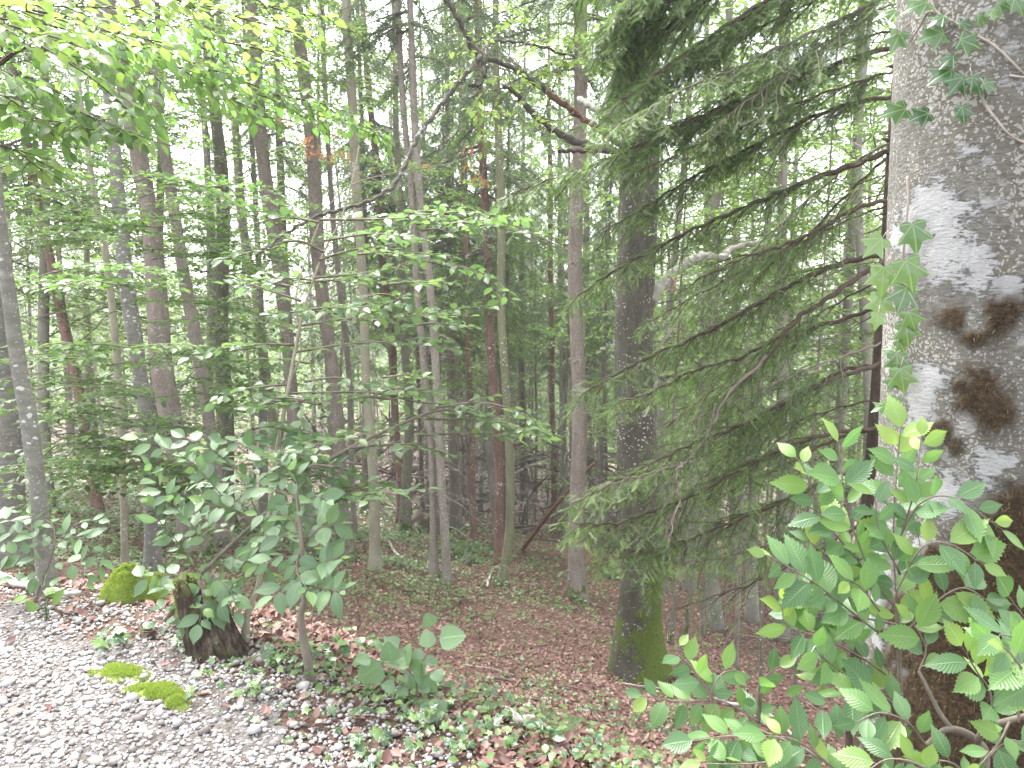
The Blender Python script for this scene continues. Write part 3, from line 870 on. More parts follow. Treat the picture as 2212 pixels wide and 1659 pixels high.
near_tree('T10', 'spruce_tree', 'tall brown spruce with curved lower stem, left of the grey twin-width trunk', 'spruce_foot', [(538, -5, 26), (560, 250, 28), (590, 480, 30), (608, 640, 29), (624, 800, 28), (645, 960, 29), (672, 1120, 30), (683, 1195, 34)], twigs=48, crown=(S, 3, 11.0, 0.94, .9), H=23)
near_tree('T11', 'spruce_tree', 'grey brown spruce with mossy foot, just left of the beige smooth trunk', 'spruce_foot', [(640, 0, 24), (662, 233, 27), (677, 383, 28), (686, 520, 28), (705, 703, 29), (717, 820, 29), (730, 953, 31), (740, 1086, 32), (745, 1197, 35)], twigs=50, crown=(S, 2, 11.0, 0.94, .9), H=23)
near_tree('T12', 'beech_tree', 'beige smooth-barked straight trunk standing on the leafy slope', 'smooth', [(750, 0, 19), (760, 183, 20), (766, 383, 20), (778, 540, 20), (787, 653, 20), (792, 820, 20), (798, 920, 21), (805, 1053, 22), (811, 1228, 24)], H=21)
near_tree('T13', 'spruce_tree', 'thin dark stem in the gap between the grey brown spruce and the beige trunk', 'spruce', [(697, 0, 10), (703, 200, 11), (713, 400, 11), (735, 620, 13), (752, 800, 13), (760, 1000, 13), (766, 1163, 14)], twigs=50, crown=(S, 0, 11.0, 0.77, .9), H=18)
near_tree('T14', 'spruce_tree', 'red barked spruce leaning left behind the mossy trunk in the middle', 'red', [(806, 300, 15), (816, 400, 15), (830, 586, 16), (841, 720, 17), (853, 853, 17), (861, 986, 17), (866, 1130, 18)], twigs=36, crown=(S, 1, 8.0, 1.0, 1), H=20)
near_tree('T15', 'beech_tree', 'green mossy trunk with a swelling foot, beside the hollow dark root mound', 'mossy', [(866, 560, 17), (872, 680, 18), (877, 786, 19), (882, 900, 20), (881, 1020, 23), (874, 1155, 27)], rough=.1)
near_tree('T16', 'spruce_tree', 'left one of the pair of slim pale spruces at the centre', 'spruce', [(860, 0, 12), (871, 233, 13), (884, 367, 13), (892, 480, 14), (904, 653, 15), (917, 786, 16), (930, 953, 17), (934, 1086, 17), (938, 1250, 19)], twigs=60, crown=(S, 0, 11.0, 0.77, .9), H=19, group='pair of slim pale spruces')
near_tree('T17', 'spruce_tree', 'right one of the pair of slim pale spruces at the centre', 'spruce', [(883, 0, 13), (896, 233, 15), (907, 400, 16), (917, 516, 16), (924, 586, 16), (937, 753, 17), (950, 920, 18), (958, 1086, 19), (966, 1258, 19)], twigs=60, crown=(S, 1, 8.5, .9, 1), H=19, group='pair of slim pale spruces')
near_tree('T18', 'spruce_tree', 'reddish spruce with knots, touching the green curved-foot trunk', 'red', [(1031, 0, 15), (1036, 200, 16), (1043, 333, 17), (1049, 500, 17), (1056, 653, 18), (1066, 820, 19), (1075, 986, 20), (1079, 1222, 20)], twigs=46, crown=(S, 3, 5.5, 1.0, 1), H=20)
near_tree('T19', 'beech_tree', 'green grey smooth trunk with a curved foot beside the reddish spruce', 'green', [(1073, 0, 14), (1073, 133, 14), (1076, 300, 16), (1082, 500, 17), (1084, 653, 17), (1093, 820, 18), (1099, 986, 19), (1100, 1150, 19), (1084, 1262, 21)], crown=(F, 0, 9.5, 0.77, .9), H=19)
near_tree('T20', 'spruce_tree', 'thick straight pinkish brown spruce left of the large mossy beech', 'spruce_foot', [(1254, 0, 27), (1249, 233, 28), (1249, 400, 29), (1245, 586, 30), (1245, 786, 31), (1248, 920, 33), (1249, 1053, 34), (1246, 1298, 38)], twigs=46, crown=(S, 2, 9.0, 1.2, 1), H=23)
near_tree('T22', 'spruce_tree', 'slim brown stem close behind the thick pinkish spruce', 'spruce', [(1266, 480, 14), (1270, 700, 15), (1273, 920, 16), (1275, 1036, 16), (1278, 1160, 16)], twigs=50, crown=(S, 0, 11.0, 0.77, .9))
near_tree('T23', 'spruce_tree', 'slender reddish pole standing in the bright gap left of the thick pinkish spruce', 'red', [(1188, 420, 11), (1190, 586, 12), (1191, 753, 12), (1195, 953, 13), (1197, 1150, 13)], twigs=60, crown=(S, 1, 11.0, 0.77, .9))
near_tree('T24', 'beech_tree', 'dark slender trunk between the reddish pole and the thick pinkish spruce', 'mossy', [(1210, 420, 11), (1212, 620, 12), (1217, 820, 12), (1222, 1148, 13)], crown=(F, 2, 9.5, 0.77, .9))
near_tree('T27', 'beech_tree', 'pale slender trunk at the back, right of the pair of slim spruces', 'smooth', [(985, 700, 8), (988, 900, 9), (991, 1050, 10), (995, 1145, 12)], crown=(F, 1, 9.5, 0.77, .9))
near_tree('T28', 'spruce_tree', 'thin brown spruce at the back, left of the reddish knotty spruce', 'red', [(1004, 500, 11), (1012, 750, 12), (1019, 950, 13), (1022, 1080, 14), (1024, 1165, 14)], twigs=60, crown=(S, 0, 11.0, 0.77, .9))
near_tree('T29', 'beech_tree', 'brown trunk showing through the spruce boughs right of the large mossy beech', 'far_pale', [(1530, 300, 14), (1535, 600, 15), (1537, 800, 15), (1545, 1240, 16)], crown=(F, 0, 4.5, 1.1, 1))
near_tree('T30', 'beech_tree', 'dark trunk seen between spruce boughs near the middle of the right half', 'mossy', [(1585, 300, 15), (1592, 600, 16), (1595, 800, 17), (1602, 1210, 18)], crown=(F, 1, 4.0, 1.1, 1))
near_tree('T31', 'beech_tree', 'pale slim trunk just left of the dark stem of the sweeping spruce', 'far_pale', [(1882, 500, 11), (1876, 700, 12), (1872, 900, 12), (1866, 1200, 13)], crown=(F, 2, 4.0, 1.1, 1))
for q, (lab, path) in enumerate([
        ('black thin sapling stem nearest the right side of the mossy beech foot', [(1445, 1040, 8), (1436, 1150, 9), (1428, 1290, 10), (1424, 1440, 11)]),
        ('leaning dark sapling stem second from the mossy beech foot', [(1482, 1120, 9), (1466, 1230, 11), (1447, 1390, 12)]),
        ('dark sapling stem under the lowest spruce needles', [(1530, 1080, 8), (1524, 1200, 9), (1516, 1380, 10)]),
        ('grey sapling stem leaning right under the spruce boughs', [(1500, 1180, 8), (1489, 1300, 9), (1480, 1370, 10)]),
        ('brown sapling stem above the tips of the broad-leaved shrub', [(1604, 1050, 8), (1596, 1250, 10), (1588, 1440, 12)]),
        ('thin upright sapling stem half hidden by the broad-leaved shrub', [(1655, 1150, 7), (1645, 1350, 8), (1640, 1560, 10)]),
        ('crooked dark sapling stem beside the foot of the sweeping spruce', [(1735, 1250, 8), (1722, 1400, 9), (1716, 1600, 11)])]):
    near_tree('U%d' % q, 'sapling', lab, 'mossy' if q % 2 else 'far', path, H=6.5, twigs=26, tz=(.4, 5.5), tl=.8, sides=8, group='thin sapling stems under the spruce boughs', crown=(F, q % 3, 2.6, .45, .36) if q in (1, 3, 5) else None)

# ------------------------------------------------------------------ leafy branches of the beeches on the left
def pxc(pts, Y0, Y1=None):
    Y1 = Y0 if Y1 is None else Y1
    n = len(pts)
    return np.array([P(a[0], a[1], (Y0 + (Y1 - Y0) * i / max(1, n - 1))) for i, a in enumerate(pts)])

def foliage(root, base, specs, mat, twig='twig', single=False, **kw):
    lf = MB(); wd = MB()
    for sp_ in specs:
        pts, Y0, Y1 = sp_[:3]; k = dict(kw); k.update(sp_[3] if len(sp_) > 3 else {})
        if single:
            lf = MB(); wd = MB()
        spray(wd, lf, pxc(pts, Y0, Y1), **k)
        if single:
            b = wd.build('branch', M[twig], root, base); lf.build('leaf_spray', M[mat], b, base)
    if single: return
    lf.build('crown', M[mat], root, base); wd.build('branch', M[twig], root, base)

def fan(c, n, w, h, ln, r, Y0, Y1, dirx=1.0, drop=.1, kw=None):
    """n more side branches scattered about a leafy layer"""
    out = []
    for _ in range(n):
        x = c[0] + r.uniform(-w, w); y = c[1] + r.uniform(-h, h); l = ln * r.uniform(.6, 1.2) * (dirx if r.random() < .8 else -dirx)
        Y = r.uniform(Y0, Y1); dy = r.uniform(-.15, .25) * abs(l) * drop * 4
        out.append(([(x, y), (x + l * .5, y - abs(l) * .06), (x + l, y + dy)], Y, Y + r.uniform(-.5, .3), kw or {}))
    return out

r3 = np.random.default_rng(33)
t = TREES['T4']
sp4 = [([(285, 660), (320, 650), (430, 655), (540, 672), (620, 708)], 7.3, 6.8), ([(310, 500), (420, 520), (560, 585)], 7.4, 7.0), ([(290, 430), (400, 400), (530, 440)], 7.6, 7.2), ([(330, 860), (430, 850), (510, 870)], 7.4, 7.0),
       ([(290, 700), (400, 690), (500, 690), (600, 745)], 7.6, 7.0), ([(300, 780), (400, 765), (510, 798), (565, 840)], 7.6, 7.2), ([(275, 400), (340, 380), (430, 400), (520, 455)], 7.5, 6.9), ([(330, 560), (450, 545), (520, 570)], 7.4, 7),
       ([(320, 930), (250, 900), (120, 890)], 7.4, 7.0), ([(320, 1000), (230, 960), (90, 960)], 7.4, 6.8), ([(325, 960), (400, 930), (470, 960)], 7.3, 6.9)]
sp4 += fan((440, 440), 16, 110, 60, 120, r3, 6.9, 8.2) + fan((430, 560), 12, 110, 40, 120, r3, 6.9, 8.0) + fan((250, 930), 22, 150, 70, 130, r3, 6.6, 7.8) + fan((240, 1050), 24, 150, 60, 120, r3, 6.2, 7.2) + fan((420, 790), 10, 100, 50, 120, r3, 7, 8)
foliage(t['root'], t['base'], sp4, 'leaf_beech', single=True, leaf=.078, side=.44, step=.10, r=r3)
t = TREES['T2']
sp2 = [([(20, 640), (100, 592), (250, 572), (365, 590)], 6.0, 5.6), ([(40, 780), (120, 768), (250, 745), (350, 758)], 6.0, 5.7), ([(-40, 790), (40, 772), (130, 785)], 5.6, 5.3), ([(55, 850), (160, 820), (290, 835)], 6.1, 5.8),
       ([(-30, 610), (60, 600), (160, 640)], 5.7, 5.5), ([(80, 1000), (130, 960), (200, 990)], 6.0, 5.6), ([(90, 1100), (40, 1060), (-20, 1070)], 6, 5.6), ([(140, 762), (205, 710), (232, 680), (290, 655), (330, 650)], 6.1, 6.4, dict(side=.12, leaf=.05))]
sp2 += fan((150, 600), 9, 130, 25, 130, r3, 5.5, 6.3) + fan((150, 765), 9, 150, 25, 140, r3, 5.4, 6.2) + fan((60, 1010), 9, 80, 50, 90, r3, 5.4, 6.0) + fan((60, 830), 5, 70, 20, 90, r3, 5.4, 6.0)
foliage(t['root'], t['base'], sp2, 'leaf_beech', single=True, leaf=.070, side=.36, step=.10, r=r3)
t = TREES['T3']
sp3 = fan((120, 420), 26, 130, 70, 120, r3, 6.6, 8.5) + fan((200, 300), 18, 160, 60, 120, r3, 6.6, 8.5) + fan((100, 500), 16, 110, 30, 110, r3, 6.6, 8.0) + fan((130, 880), 8, 90, 40, 120, r3, 6.6, 7.4)
foliage(t['root'], t['base'], sp3, 'leaf_beech', single=True, leaf=.072, side=.42, step=.10, r=r3)
t = TREES['T12']
spb = fan((560, 150), 12, 160, 120, 110, r3, 10, 13) + fan((560, 500), 8, 120, 60, 110, r3, 9, 12) + fan((900, 400), 9, 120, 90, 100, r3, 10, 13)
foliage(t['root'], t['base'], spb, 'leaf_far', leaf=.08, side=.55, step=.13, r=r3)
for key, parts in (('T8', [((420, 330), 20, 200, 200, 120), ((420, 620), 16, 200, 130, 120), ((350, 860), 14, 220, 90, 110)]), ('T15', [((860, 250), 18, 150, 170, 90), ((860, 600), 12, 160, 130, 90), ((700, 760), 10, 160, 120, 90)]),
                   ('T29', [((1560, 260), 26, 140, 180, 110), ((1560, 600), 26, 140, 170, 110), ((1560, 880), 16, 140, 120, 110)]), ('T30', [((1720, 200), 26, 120, 200, 110), ((1720, 560), 24, 120, 180, 110), ((1700, 900), 18, 120, 140, 110)]),
                   ('T12', [((300, 130), 34, 320, 150, 120), ((640, 120), 24, 200, 140, 110)]), ('T7', [((120, 300), 30, 200, 230, 130), ((130, 640), 20, 200, 110, 120), ((200, 860), 16, 220, 80, 120)]), ('T27', [((1010, 330), 16, 140, 200, 80), ((1150, 120), 12, 100, 120, 80)]),
                   ('T31', [((1830, 200), 20, 70, 200, 100), ((1820, 560), 18, 70, 200, 100), ((1800, 920), 12, 80, 140, 100)]), ('T24', [((1240, 640), 10, 90, 80, 80), ((1200, 760), 8, 90, 60, 80)])):
    t = TREES[key]; spb = []
    for c, n, w, h, ln in parts: spb += fan(c, int(n * 2.4), w, h, ln, r3, max(9.5, t['Y'] - 2), max(11.5, t['Y'] + 2))
    foliage(t['root'], t['base'], spb, 'leaf_far', leaf=.085, side=.6, step=.15, lstep=.06, r=r3, tm=LF)

# the beech that reaches in from the left, its trunk just outside the picture
b0 = P(-330, 900, 3.3); b0 = np.array([b0[0], 3.3, float(hT(b0[0], 3.3))])
over = thing('beech_tree', 'beech reaching in at the upper left with large bright green leaves', 'tree', b0)
mb = MB(); tube(mb, crv([b0 - [0, 0, .4], b0 + [0, 0, 1.5], b0 + [.12, 0, 3.5], b0 + [.05, .1, 6.5], b0 + [.1, .1, 9]], 8), np.linspace(.11, .03, 33), 12, rough=.05)
mb.build('trunk', M['beech'], over, b0, True)
spo = [([(-250, 290), (-60, 190), (0, 138), (60, 100), (170, 88), (270, 95), (330, 110)], 3.3, 3.1, dict(r0=.016, side=.30)), ([(-100, 150), (60, 190), (190, 250), (320, 300)], 3.1, 3.0), ([(-100, 235), (60, 255), (160, 270), (250, 295)], 3.2, 3.0),
       ([(-80, 300), (20, 320), (60, 345), (95, 372)], 3.1, 3.0), ([(60, 20), (250, 60), (400, 130), (520, 185)], 3.4, 3.8), ([(150, 85), (330, 120), (450, 185), (560, 250)], 3.4, 3.8),
       ([(-60, 60), (100, 110), (230, 150)], 3.2, 3.3), ([(90, 100), (200, 170), (290, 255)], 3.0, 2.9), ([(-60, 180), (30, 220), (100, 290)], 3.2, 3.1), ([(170, 100), (260, 150), (330, 230)], 3.2, 3.3),
       ([(-90, 100), (20, 160), (110, 200)], 2.9, 2.9), ([(0, 40), (130, 60), (240, 110)], 3.4, 3.5), ([(250, 30), (380, 60), (480, 90)], 3.6, 3.8)]
spo2 = [([(270, 95), (420, 150), (560, 205), (690, 250), (840, 300)], 3.8, 4.3), ([(400, 130), (560, 190), (650, 240), (700, 275)], 4.0, 4.3), ([(560, 200), (700, 225), (790, 270), (838, 325)], 4.2, 4.3), ([(330, 130), (440, 180), (540, 230), (600, 270)], 3.9, 4.1), ([(430, 100), (520, 140), (620, 190)], 4.0, 4.2), ([(230, 90), (340, 170), (430, 230)], 3.8, 3.9)]
spy = [([(-150, -30), (60, 25), (200, 60), (350, 92)], 2.6, 2.5), ([(-150, 15), (20, 55), (130, 85), (215, 120)], 2.5, 2.4), ([(200, -50), (420, 10), (560, 50), (690, 85)], 3.0, 3.1), ([(-60, -20), (60, 10), (200, 15), (330, 22)], 2.7, 2.8), ([(250, -40), (340, -5), (430, 20)], 3, 3), ([(480, 90), (580, 110), (650, 135)], 3.6, 3.7), ([(520, -20), (600, 20), (720, 40)], 3.2, 3.3)]
for specs, mt_, kw in ((spo, 'leaf_beech', dict(leaf=.064, side=.28, step=.046, lstep=.034, young=.22, hang=.45, tilt=.5, r=r3, r0=.005)), (spo2, 'leaf_beech', dict(leaf=.056, side=.22, step=.048, lstep=.034, hang=.5, tilt=.5, r=r3, r0=.005, young=.2)),
                       (spy, 'leaf_yellow', dict(leaf=.060, side=.18, step=.045, lstep=.036, hang=.1, tilt=.35, r=r3, r0=.004))):
    foliage(over, b0, specs, mt_, 'twig_dark', single=True, **kw)

# slender young beech at the middle with its leaves in flat layers
b1 = hit(528, 1388)
yb = thing('beech_tree', 'slender twisting young beech with flat layers of leaves across the middle', 'tree', b1)
Yb = b1[1]
st = crv(np.vstack([b1 - [0, 0, .2], pxc([(532, 1340), (558, 1265), (578, 1150), (590, 1030), (612, 900), (640, 745), (665, 640), (702, 540), (738, 470), (765, 370), (775, 320)], Yb, Yb + .5)]), 8)
mb = MB(); tube(mb, st, np.interp(np.linspace(0, 1, len(st)), [0, .15, .5, .8, 1], [.026, .014, .009, .005, .002]), 9, rough=.08)
s2 = crv(pxc([(590, 1030), (598, 960), (625, 830), (650, 760), (640, 640), (668, 540), (690, 480)], Yb + .1, Yb + .5), 8)
tube(mb, s2, np.linspace(.007, .003, len(s2)), 7, rough=.08)
mb.build('trunk', M['smooth'], yb, b1, True)
A = Yb + .3
spm = [([(690, 475), (850, 472), (1000, 458), (1125, 476)], A, A + .3), ([(690, 562), (760, 540), (900, 520), (1060, 482)], A, A + .4), ([(680, 600), (780, 590), (930, 562)], A, A), ([(640, 705), (740, 690), (830, 690), (1050, 660)], A, A + .2),
       ([(640, 760), (760, 742), (880, 740), (970, 752)], A, A), ([(620, 850), (800, 848), (900, 868), (1000, 880), (1100, 918), (1195, 938)], A, A + .2), ([(700, 1000), (760, 966), (843, 926), (953, 886), (1040, 900), (1110, 930), (1190, 945)], A - .2, A + .2, dict(r0=.011)),
       ([(760, 967), (843, 960), (905, 962), (980, 985)], A - .2, A - .1), ([(600, 1005), (720, 1008), (830, 1048)], A - .3, A - .2), ([(590, 1060), (700, 1075), (820, 1062)], A - .3, A - .3), ([(700, 545), (640, 520), (560, 540), (480, 562)], A, A - .2),
       ([(640, 745), (540, 745), (440, 762)], A, A - .2), ([(650, 650), (560, 620), (500, 600)], A, A + .2), ([(625, 830), (530, 840), (470, 862)], A, A), ([(700, 520), (800, 505), (870, 510)], A, A - .4), ([(690, 480), (620, 470), (560, 480)], A, A),
       ([(920, 905), (1010, 905), (1100, 900)], A, A), ([(940, 880), (1040, 870), (1120, 890), (1170, 925)], A, A), ([(900, 940), (1000, 936), (1100, 940)], A - .1, A - .1), ([(780, 870), (850, 840), (930, 850)], A, A), ([(880, 560), (960, 570), (1040, 590), (1100, 650)], A + .2, A + .4)]
spm += fan((780, 690), 9, 130, 50, 110, r3, A - .4, A + .5) + fan((720, 580), 7, 130, 40, 110, r3, A - .4, A + .5) + fan((800, 830), 8, 150, 50, 120, r3, A - .4, A + .4) + fan((900, 480), 6, 150, 20, 100, r3, A - .2, A + .5) + fan((720, 1040), 7, 90, 40, 90, r3, A - .5, A) + fan((620, 960), 5, 80, 40, 80, r3, A - .4, A)
foliage(yb, b1, spm, 'leaf_beech_cool', 'twig', single=True, leaf=.066, side=.26, step=.085, lstep=.045, r=r3, tilt=.36, droop=.05)

# ------------------------------------------------------------------ the large mossy beech right of the centre, with its crooked limbs
near_tree('T21', 'beech_tree', 'large old beech with a flared mossy foot and crooked lichen-covered limbs', 'beech_old', [(1378, -20, 66), (1376, 160, 72), (1374, 330, 79), (1378, 560, 83), (1380, 760, 85), (1378, 950, 86), (1375, 1150, 89), (1374, 1306, 93), (1380, 1452, 112)], H=21, sides=40, flare=.42, rough=.045)
t = TREES['T21']; Y8 = t['Y']
f8 = 1.0 / FPX * Y8
def limb(name, pts, w0, w1, Y0, Y1, mat, rough=.12, parent=None):
    mb = MB(); c = crv(pxc(pts, Y0, Y1), 8)
    c = c + np.c_[np.sin(np.arange(len(c)) * 1.1), np.cos(np.arange(len(c)) * .9), np.sin(np.arange(len(c)) * 1.7 + 2)] * .008
    w = np.linspace(w0, w1, len(c)) / FPX * ((c - CAM) @ FWD) / 2 * .72
    w = w * (1 + .16 * np.sin(np.arange(len(c)) * 2.1))
    tube(mb, c, w, 10, rough=rough, seed=len(pts))
    return mb.build(name, M[mat], t['root'], t['base'], True)
limb('limb', [(1362, 335), (1300, 282), (1240, 243), (1180, 198), (1110, 148), (1048, 124), (1022, 105), (1000, 62), (975, 15), (940, -30)], 17, 17, Y8, Y8 - 1.3, 'limb')
limb('limb', [(1046, 126), (1047, 150), (1042, 172), (1030, 185), (1012, 182)], 17, 9, Y8 - 1.0, Y8 - 1.2, 'limb')
limb('limb', [(1036, 122), (1015, 150), (985, 186), (958, 218), (925, 264), (900, 300), (884, 335), (868, 370), (845, 405), (800, 433), (740, 452), (690, 465), (640, 490), (590, 524), (553, 552)], 16, 7, Y8 - 1.0, Y8 - 2.4, 'limb')
limb('limb', [(1365, 335), (1250, 308), (1190, 276), (1140, 234), (1112, 200), (1088, 184)], 24, 13, Y8, Y8 - .9, 'limb')
limb('limb', [(1362, 330), (1290, 326), (1240, 326), (1207, 326)], 15, 11, Y8, Y8 - .6, 'twig_dark')
limb('limb', [(1350, 290), (1306, 248), (1270, 226), (1250, 212)], 24, 18, Y8, Y8 + .4, 'limb_grey')
limb('limb', [(1180, 198), (1225, 228), (1262, 258), (1300, 285)], 15, 16, Y8 - .5, Y8 - .3, 'limb_brown')
limb('limb', [(1048, 122), (1060, 92), (1110, 90), (1170, 101), (1260, 130), (1340, 155)], 11, 6, Y8 - 1.0, Y8 - .3, 'limb')
limb('limb', [(1405, 650), (1440, 606), (1488, 566), (1530, 553), (1560, 557), (1580, 538), (1650, 520)], 34, 16, Y8, Y8 + .5, 'limb_grey')
limb('limb', [(1452, 600), (1458, 612), (1452, 634)], 10, 8, Y8 - .1, Y8 - .25, 'limb_brown')
limb('limb', [(1378, 800), (1368, 792), (1386, 787), (1404, 797), (1418, 812), (1416, 842)], 10, 9, Y8 - .35, Y8 - .4, 'limb_grey')
limb('limb', [(1400, 800), (1432, 818), (1446, 812), (1464, 818)], 11, 5, Y8 - .1, Y8 - .3, 'limb')
limb('limb', [(1460, 500), (1463, 470), (1480, 440), (1500, 425)], 4, 6, Y8 - .2, Y8 + .1, 'twig_dark')
limb('limb', [(1410, 770), (1460, 700), (1480, 660)], 7, 3, Y8, Y8 - .3, 'twig_pale')
spt = [([(1050, 120), (1010, 90), (1000, 130)], 7, 6.8), ([(1040, 110), (1080, 60), (1130, 40)], 7, 7.2), ([(1110, 148), (1160, 90), (1230, 80), (1290, 60)], 7.2, 7.4), ([(1050, 150), (1000, 150), (970, 180)], 7, 6.9), ([(1060, 180), (1030, 230), (1045, 300)], 7, 7), ([(1080, 190), (1060, 250), (1055, 320)], 7, 7.1),
       ([(1180, 198), (1200, 150), (1260, 130)], 7.3, 7.5), ([(1120, 100), (1200, 70), (1270, 90)], 7.2, 7.3), ([(1040, 20), (1090, 10), (1130, 30)], 7, 7), ([(1150, 190), (1120, 230), (1130, 270)], 7.2, 7.1), ([(1240, 243), (1200, 260), (1160, 250)], 7.4, 7.3), ([(1090, 110), (1130, 150), (1180, 160)], 7.2, 7.3),
       ([(1500, 300), (1560, 340), (1620, 330)], 8.3, 8.8), ([(1480, 330), (1530, 360), (1560, 400)], 8.3, 8.5)]
spt += fan((1190, 110), 9, 90, 60, 70, r3, Y8 - 1.0, Y8 - .3) + fan((1060, 230), 5, 50, 60, 60, r3, Y8 - 1, Y8 - .4)
foliage(t['root'], t['base'], spt, 'leaf_yellow', 'twig', single=True, leaf=.072, side=.26, step=.10, hang=.3, r=r3)
# withered leaves still hanging on one of its dead twigs
mb = MB(); pos = []; dr = []
for px, py in [(664, 300), (680, 318), (700, 330), (720, 330), (745, 333), (668, 325), (735, 285), (612, 262), (1010, 322), (1030, 378), (1048, 388), (1015, 352), (925, 350)]:
    for q in range(9):
        pos.append(P(px + rng.uniform(-12, 12), py + rng.uniform(-10, 10), 6.6 + rng.uniform(-.1, .1))); dr.append(np.array([rng.normal(0, .3), rng.normal(0, .3), -1]))
scatter(mb, LM, np.array(pos), np.array(dr), rng.normal(0, 1, (len(pos), 3)), rng.uniform(.03, .055, len(pos)), wide=.7)
mb.build('withered_foliage', M['withered'], t['root'], t['base'])
mb = MB(); c = crv(pxc([(840, 400), (760, 370), (700, 345), (660, 320), (610, 262)], 6.7, 6.6), 6); tube(mb, c, np.linspace(.005, .002, len(c)), 4)
c = crv(pxc([(690, 465), (760, 400), (860, 372), (960, 356), (1040, 330), (1080, 325)], 6.3, 6.6), 6); tube(mb, c, np.linspace(.006, .003, len(c)), 4)
mb.build('withered_twig', M['twig'], t['root'], t['base'])

# ------------------------------------------------------------------ the spruce whose long boughs sweep down across the right half
YS = 5.0
sb = P(1868, 1500, YS); sb = np.array([sb[0], YS, float(hT(sb[0], YS))])
spz = thing('spruce_tree', 'dark slim spruce behind the lichen-covered trunk, long boughs sweeping down left', 'tree', sb)
ax = crv(np.vstack([sb - [0, 0, .3], sb + [0, 0, .1], pxc([(1878, 1220), (1892, 1000), (1905, 840), (1918, 650), (1928, 500), (1940, 300), (1955, 100), (1985, -300), (2010, -900)], YS, YS + .15)]), 10)
mb = MB(); tube(mb, ax, np.interp(ax[:, 2], [sb[2], 0, 3, 6, 9], [.12, .075, .065, .055, .02]), 14, rough=.06)
twigs_on(mb, ax - 0, lambda z: .07, 18, -.8, 4, rng, .5, .006)
mb.build('trunk', M['twig_dark'], spz, sb, True)
rs = np.random.default_rng(9)
def bough(pts, Y0, Y1, w0=13, w1=3, need=1.0, sec=.46, start=.18, bare=False, light=.55, mat='twig_dark'):
    main = crv(pxc(pts, Y0, Y1), 10)
    n = len(main); wd = MB(); nd = MB()
    main = main + np.c_[np.sin(np.arange(n) * .9 + Y0), np.cos(np.arange(n) * .7), np.sin(np.arange(n) * 1.3 + Y0 * 3)] * .006
    tube(wd, main, np.linspace(w0, w1, n) * .8 / FPX * YS / 2, 7, rough=.1)
    arc = np.concatenate([[0], np.cumsum(np.linalg.norm(np.diff(main, axis=0), axis=1))]); L = arc[-1]
    T = unit(np.gradient(main, axis=0))
    pos = []; dr = []; sc = []; tt = []; nr = []
    u = L * start; sg = 1
    while u < L:
        c = np.array([np.interp(u, arc, main[:, i]) for i in range(3)]); d = unit(np.array([np.interp(u, arc, T[:, i]) for i in range(3)]))
        side = unit(np.cross(d, [0, 0, 1.0])) * sg
        ln = sec * rs.uniform(.45, 1.2) * (1 - .55 * (u / L) ** 2) * min(1, .45 + u / L * 1.4)
        e = unit(d * rs.uniform(.5, 1.0) + side * rs.uniform(.35, 1.0) + np.array([0, 0, -rs.uniform(-.10, .55)]))
        t_ = np.linspace(0, 1, 7)[:, None]
        p = c + e * ln * t_ + np.array([0, 0, -1.0]) * ln * .26 * t_ ** 2 + rs.normal(0, .012, (7, 3)) * t_
        tube(wd, p, np.linspace(.0045, .0015, 7), 4, cap=False)
        if not bare or rs.random() < .25:
            pa = np.concatenate([[0], np.cumsum(np.linalg.norm(np.diff(p, axis=0), axis=1))])
            v = pa[-1] * .10; s2_ = 1; f2 = unit(p[-1] - p[0]); hz = unit(np.cross(f2, [0.2, .3, 1.0])); dark = rs.random()
            while v < pa[-1]:
                q = np.array([np.interp(v, pa, p[:, i]) for i in range(3)])
                l2 = rs.uniform(.045, .125) * (1.15 - .5 * v / pa[-1])
                dv = unit(f2 * rs.uniform(.4, 1.0) + hz * s2_ * rs.uniform(.45, 1.1) + np.array([0, 0, -rs.uniform(-.25, .55)]))
                pos.append(q); dr.append(dv); sc.append(l2); nr.append(rs.normal(0, .4, 3) + [0, 0, 1.0])
                tt.append(rs.uniform(.5, 1) if rs.random() < light * .4 else dark * .12)
                if rs.random() < .45:
                    e2 = unit(dv + np.array([0, 0, -rs.uniform(-.2, .8)]) + rs.normal(0, .4, 3))
                    pos.append(q + dv * l2 * .6); dr.append(e2); sc.append(l2 * .8); nr.append(rs.normal(0, .4, 3) + [0, 0, 1.0]); tt.append(rs.uniform(.4, 1) if rs.random() < light else dark * .12)
                s2_ = -s2_; v += .0175 / need * rs.uniform(.6, 1.5)
            pos.append(p[-2]); dr.append(p[-1] - p[-2]); sc.append(.10); nr.append(np.array([0, 0, 1.0])); tt.append(rs.uniform(.4, 1) if rs.random() < light * 2 else 0)
        u += .039 / need * rs.uniform(.5, 1.5); sg = -sg
    w_ = wd.build('bough', M[mat], spz, sb, True)
    if pos:
        scatter(nd, TN, np.array(pos), np.array(dr), np.array(nr), np.clip(np.array(sc), .035, .14), np.array(tt))
        nd.build('needle_spray', M['needle'], w_, (0, 0, 0)) if False else nd.build('needle_spray', M['needle'], w_, sb)
bough([(1965, -150), (1830, -80), (1660, 0), (1540, 75), (1430, 150), (1380, 190), (1325, 228)], 5.1, 4.9, 15, 4, 1.3, start=.06)
bough([(1955, -30), (1800, 50), (1660, 112), (1580, 153), (1500, 182), (1400, 235), (1300, 290)], 5.0, 4.6, 9, 2.5, 1.2, mat='twig', start=.05)
bough([(1948, 95), (1800, 140), (1659, 193), (1573, 227), (1470, 270), (1340, 333), (1206, 382), (1100, 420)], 5.1, 4.9, 14, 3, 1.3, light=.4, start=.06)
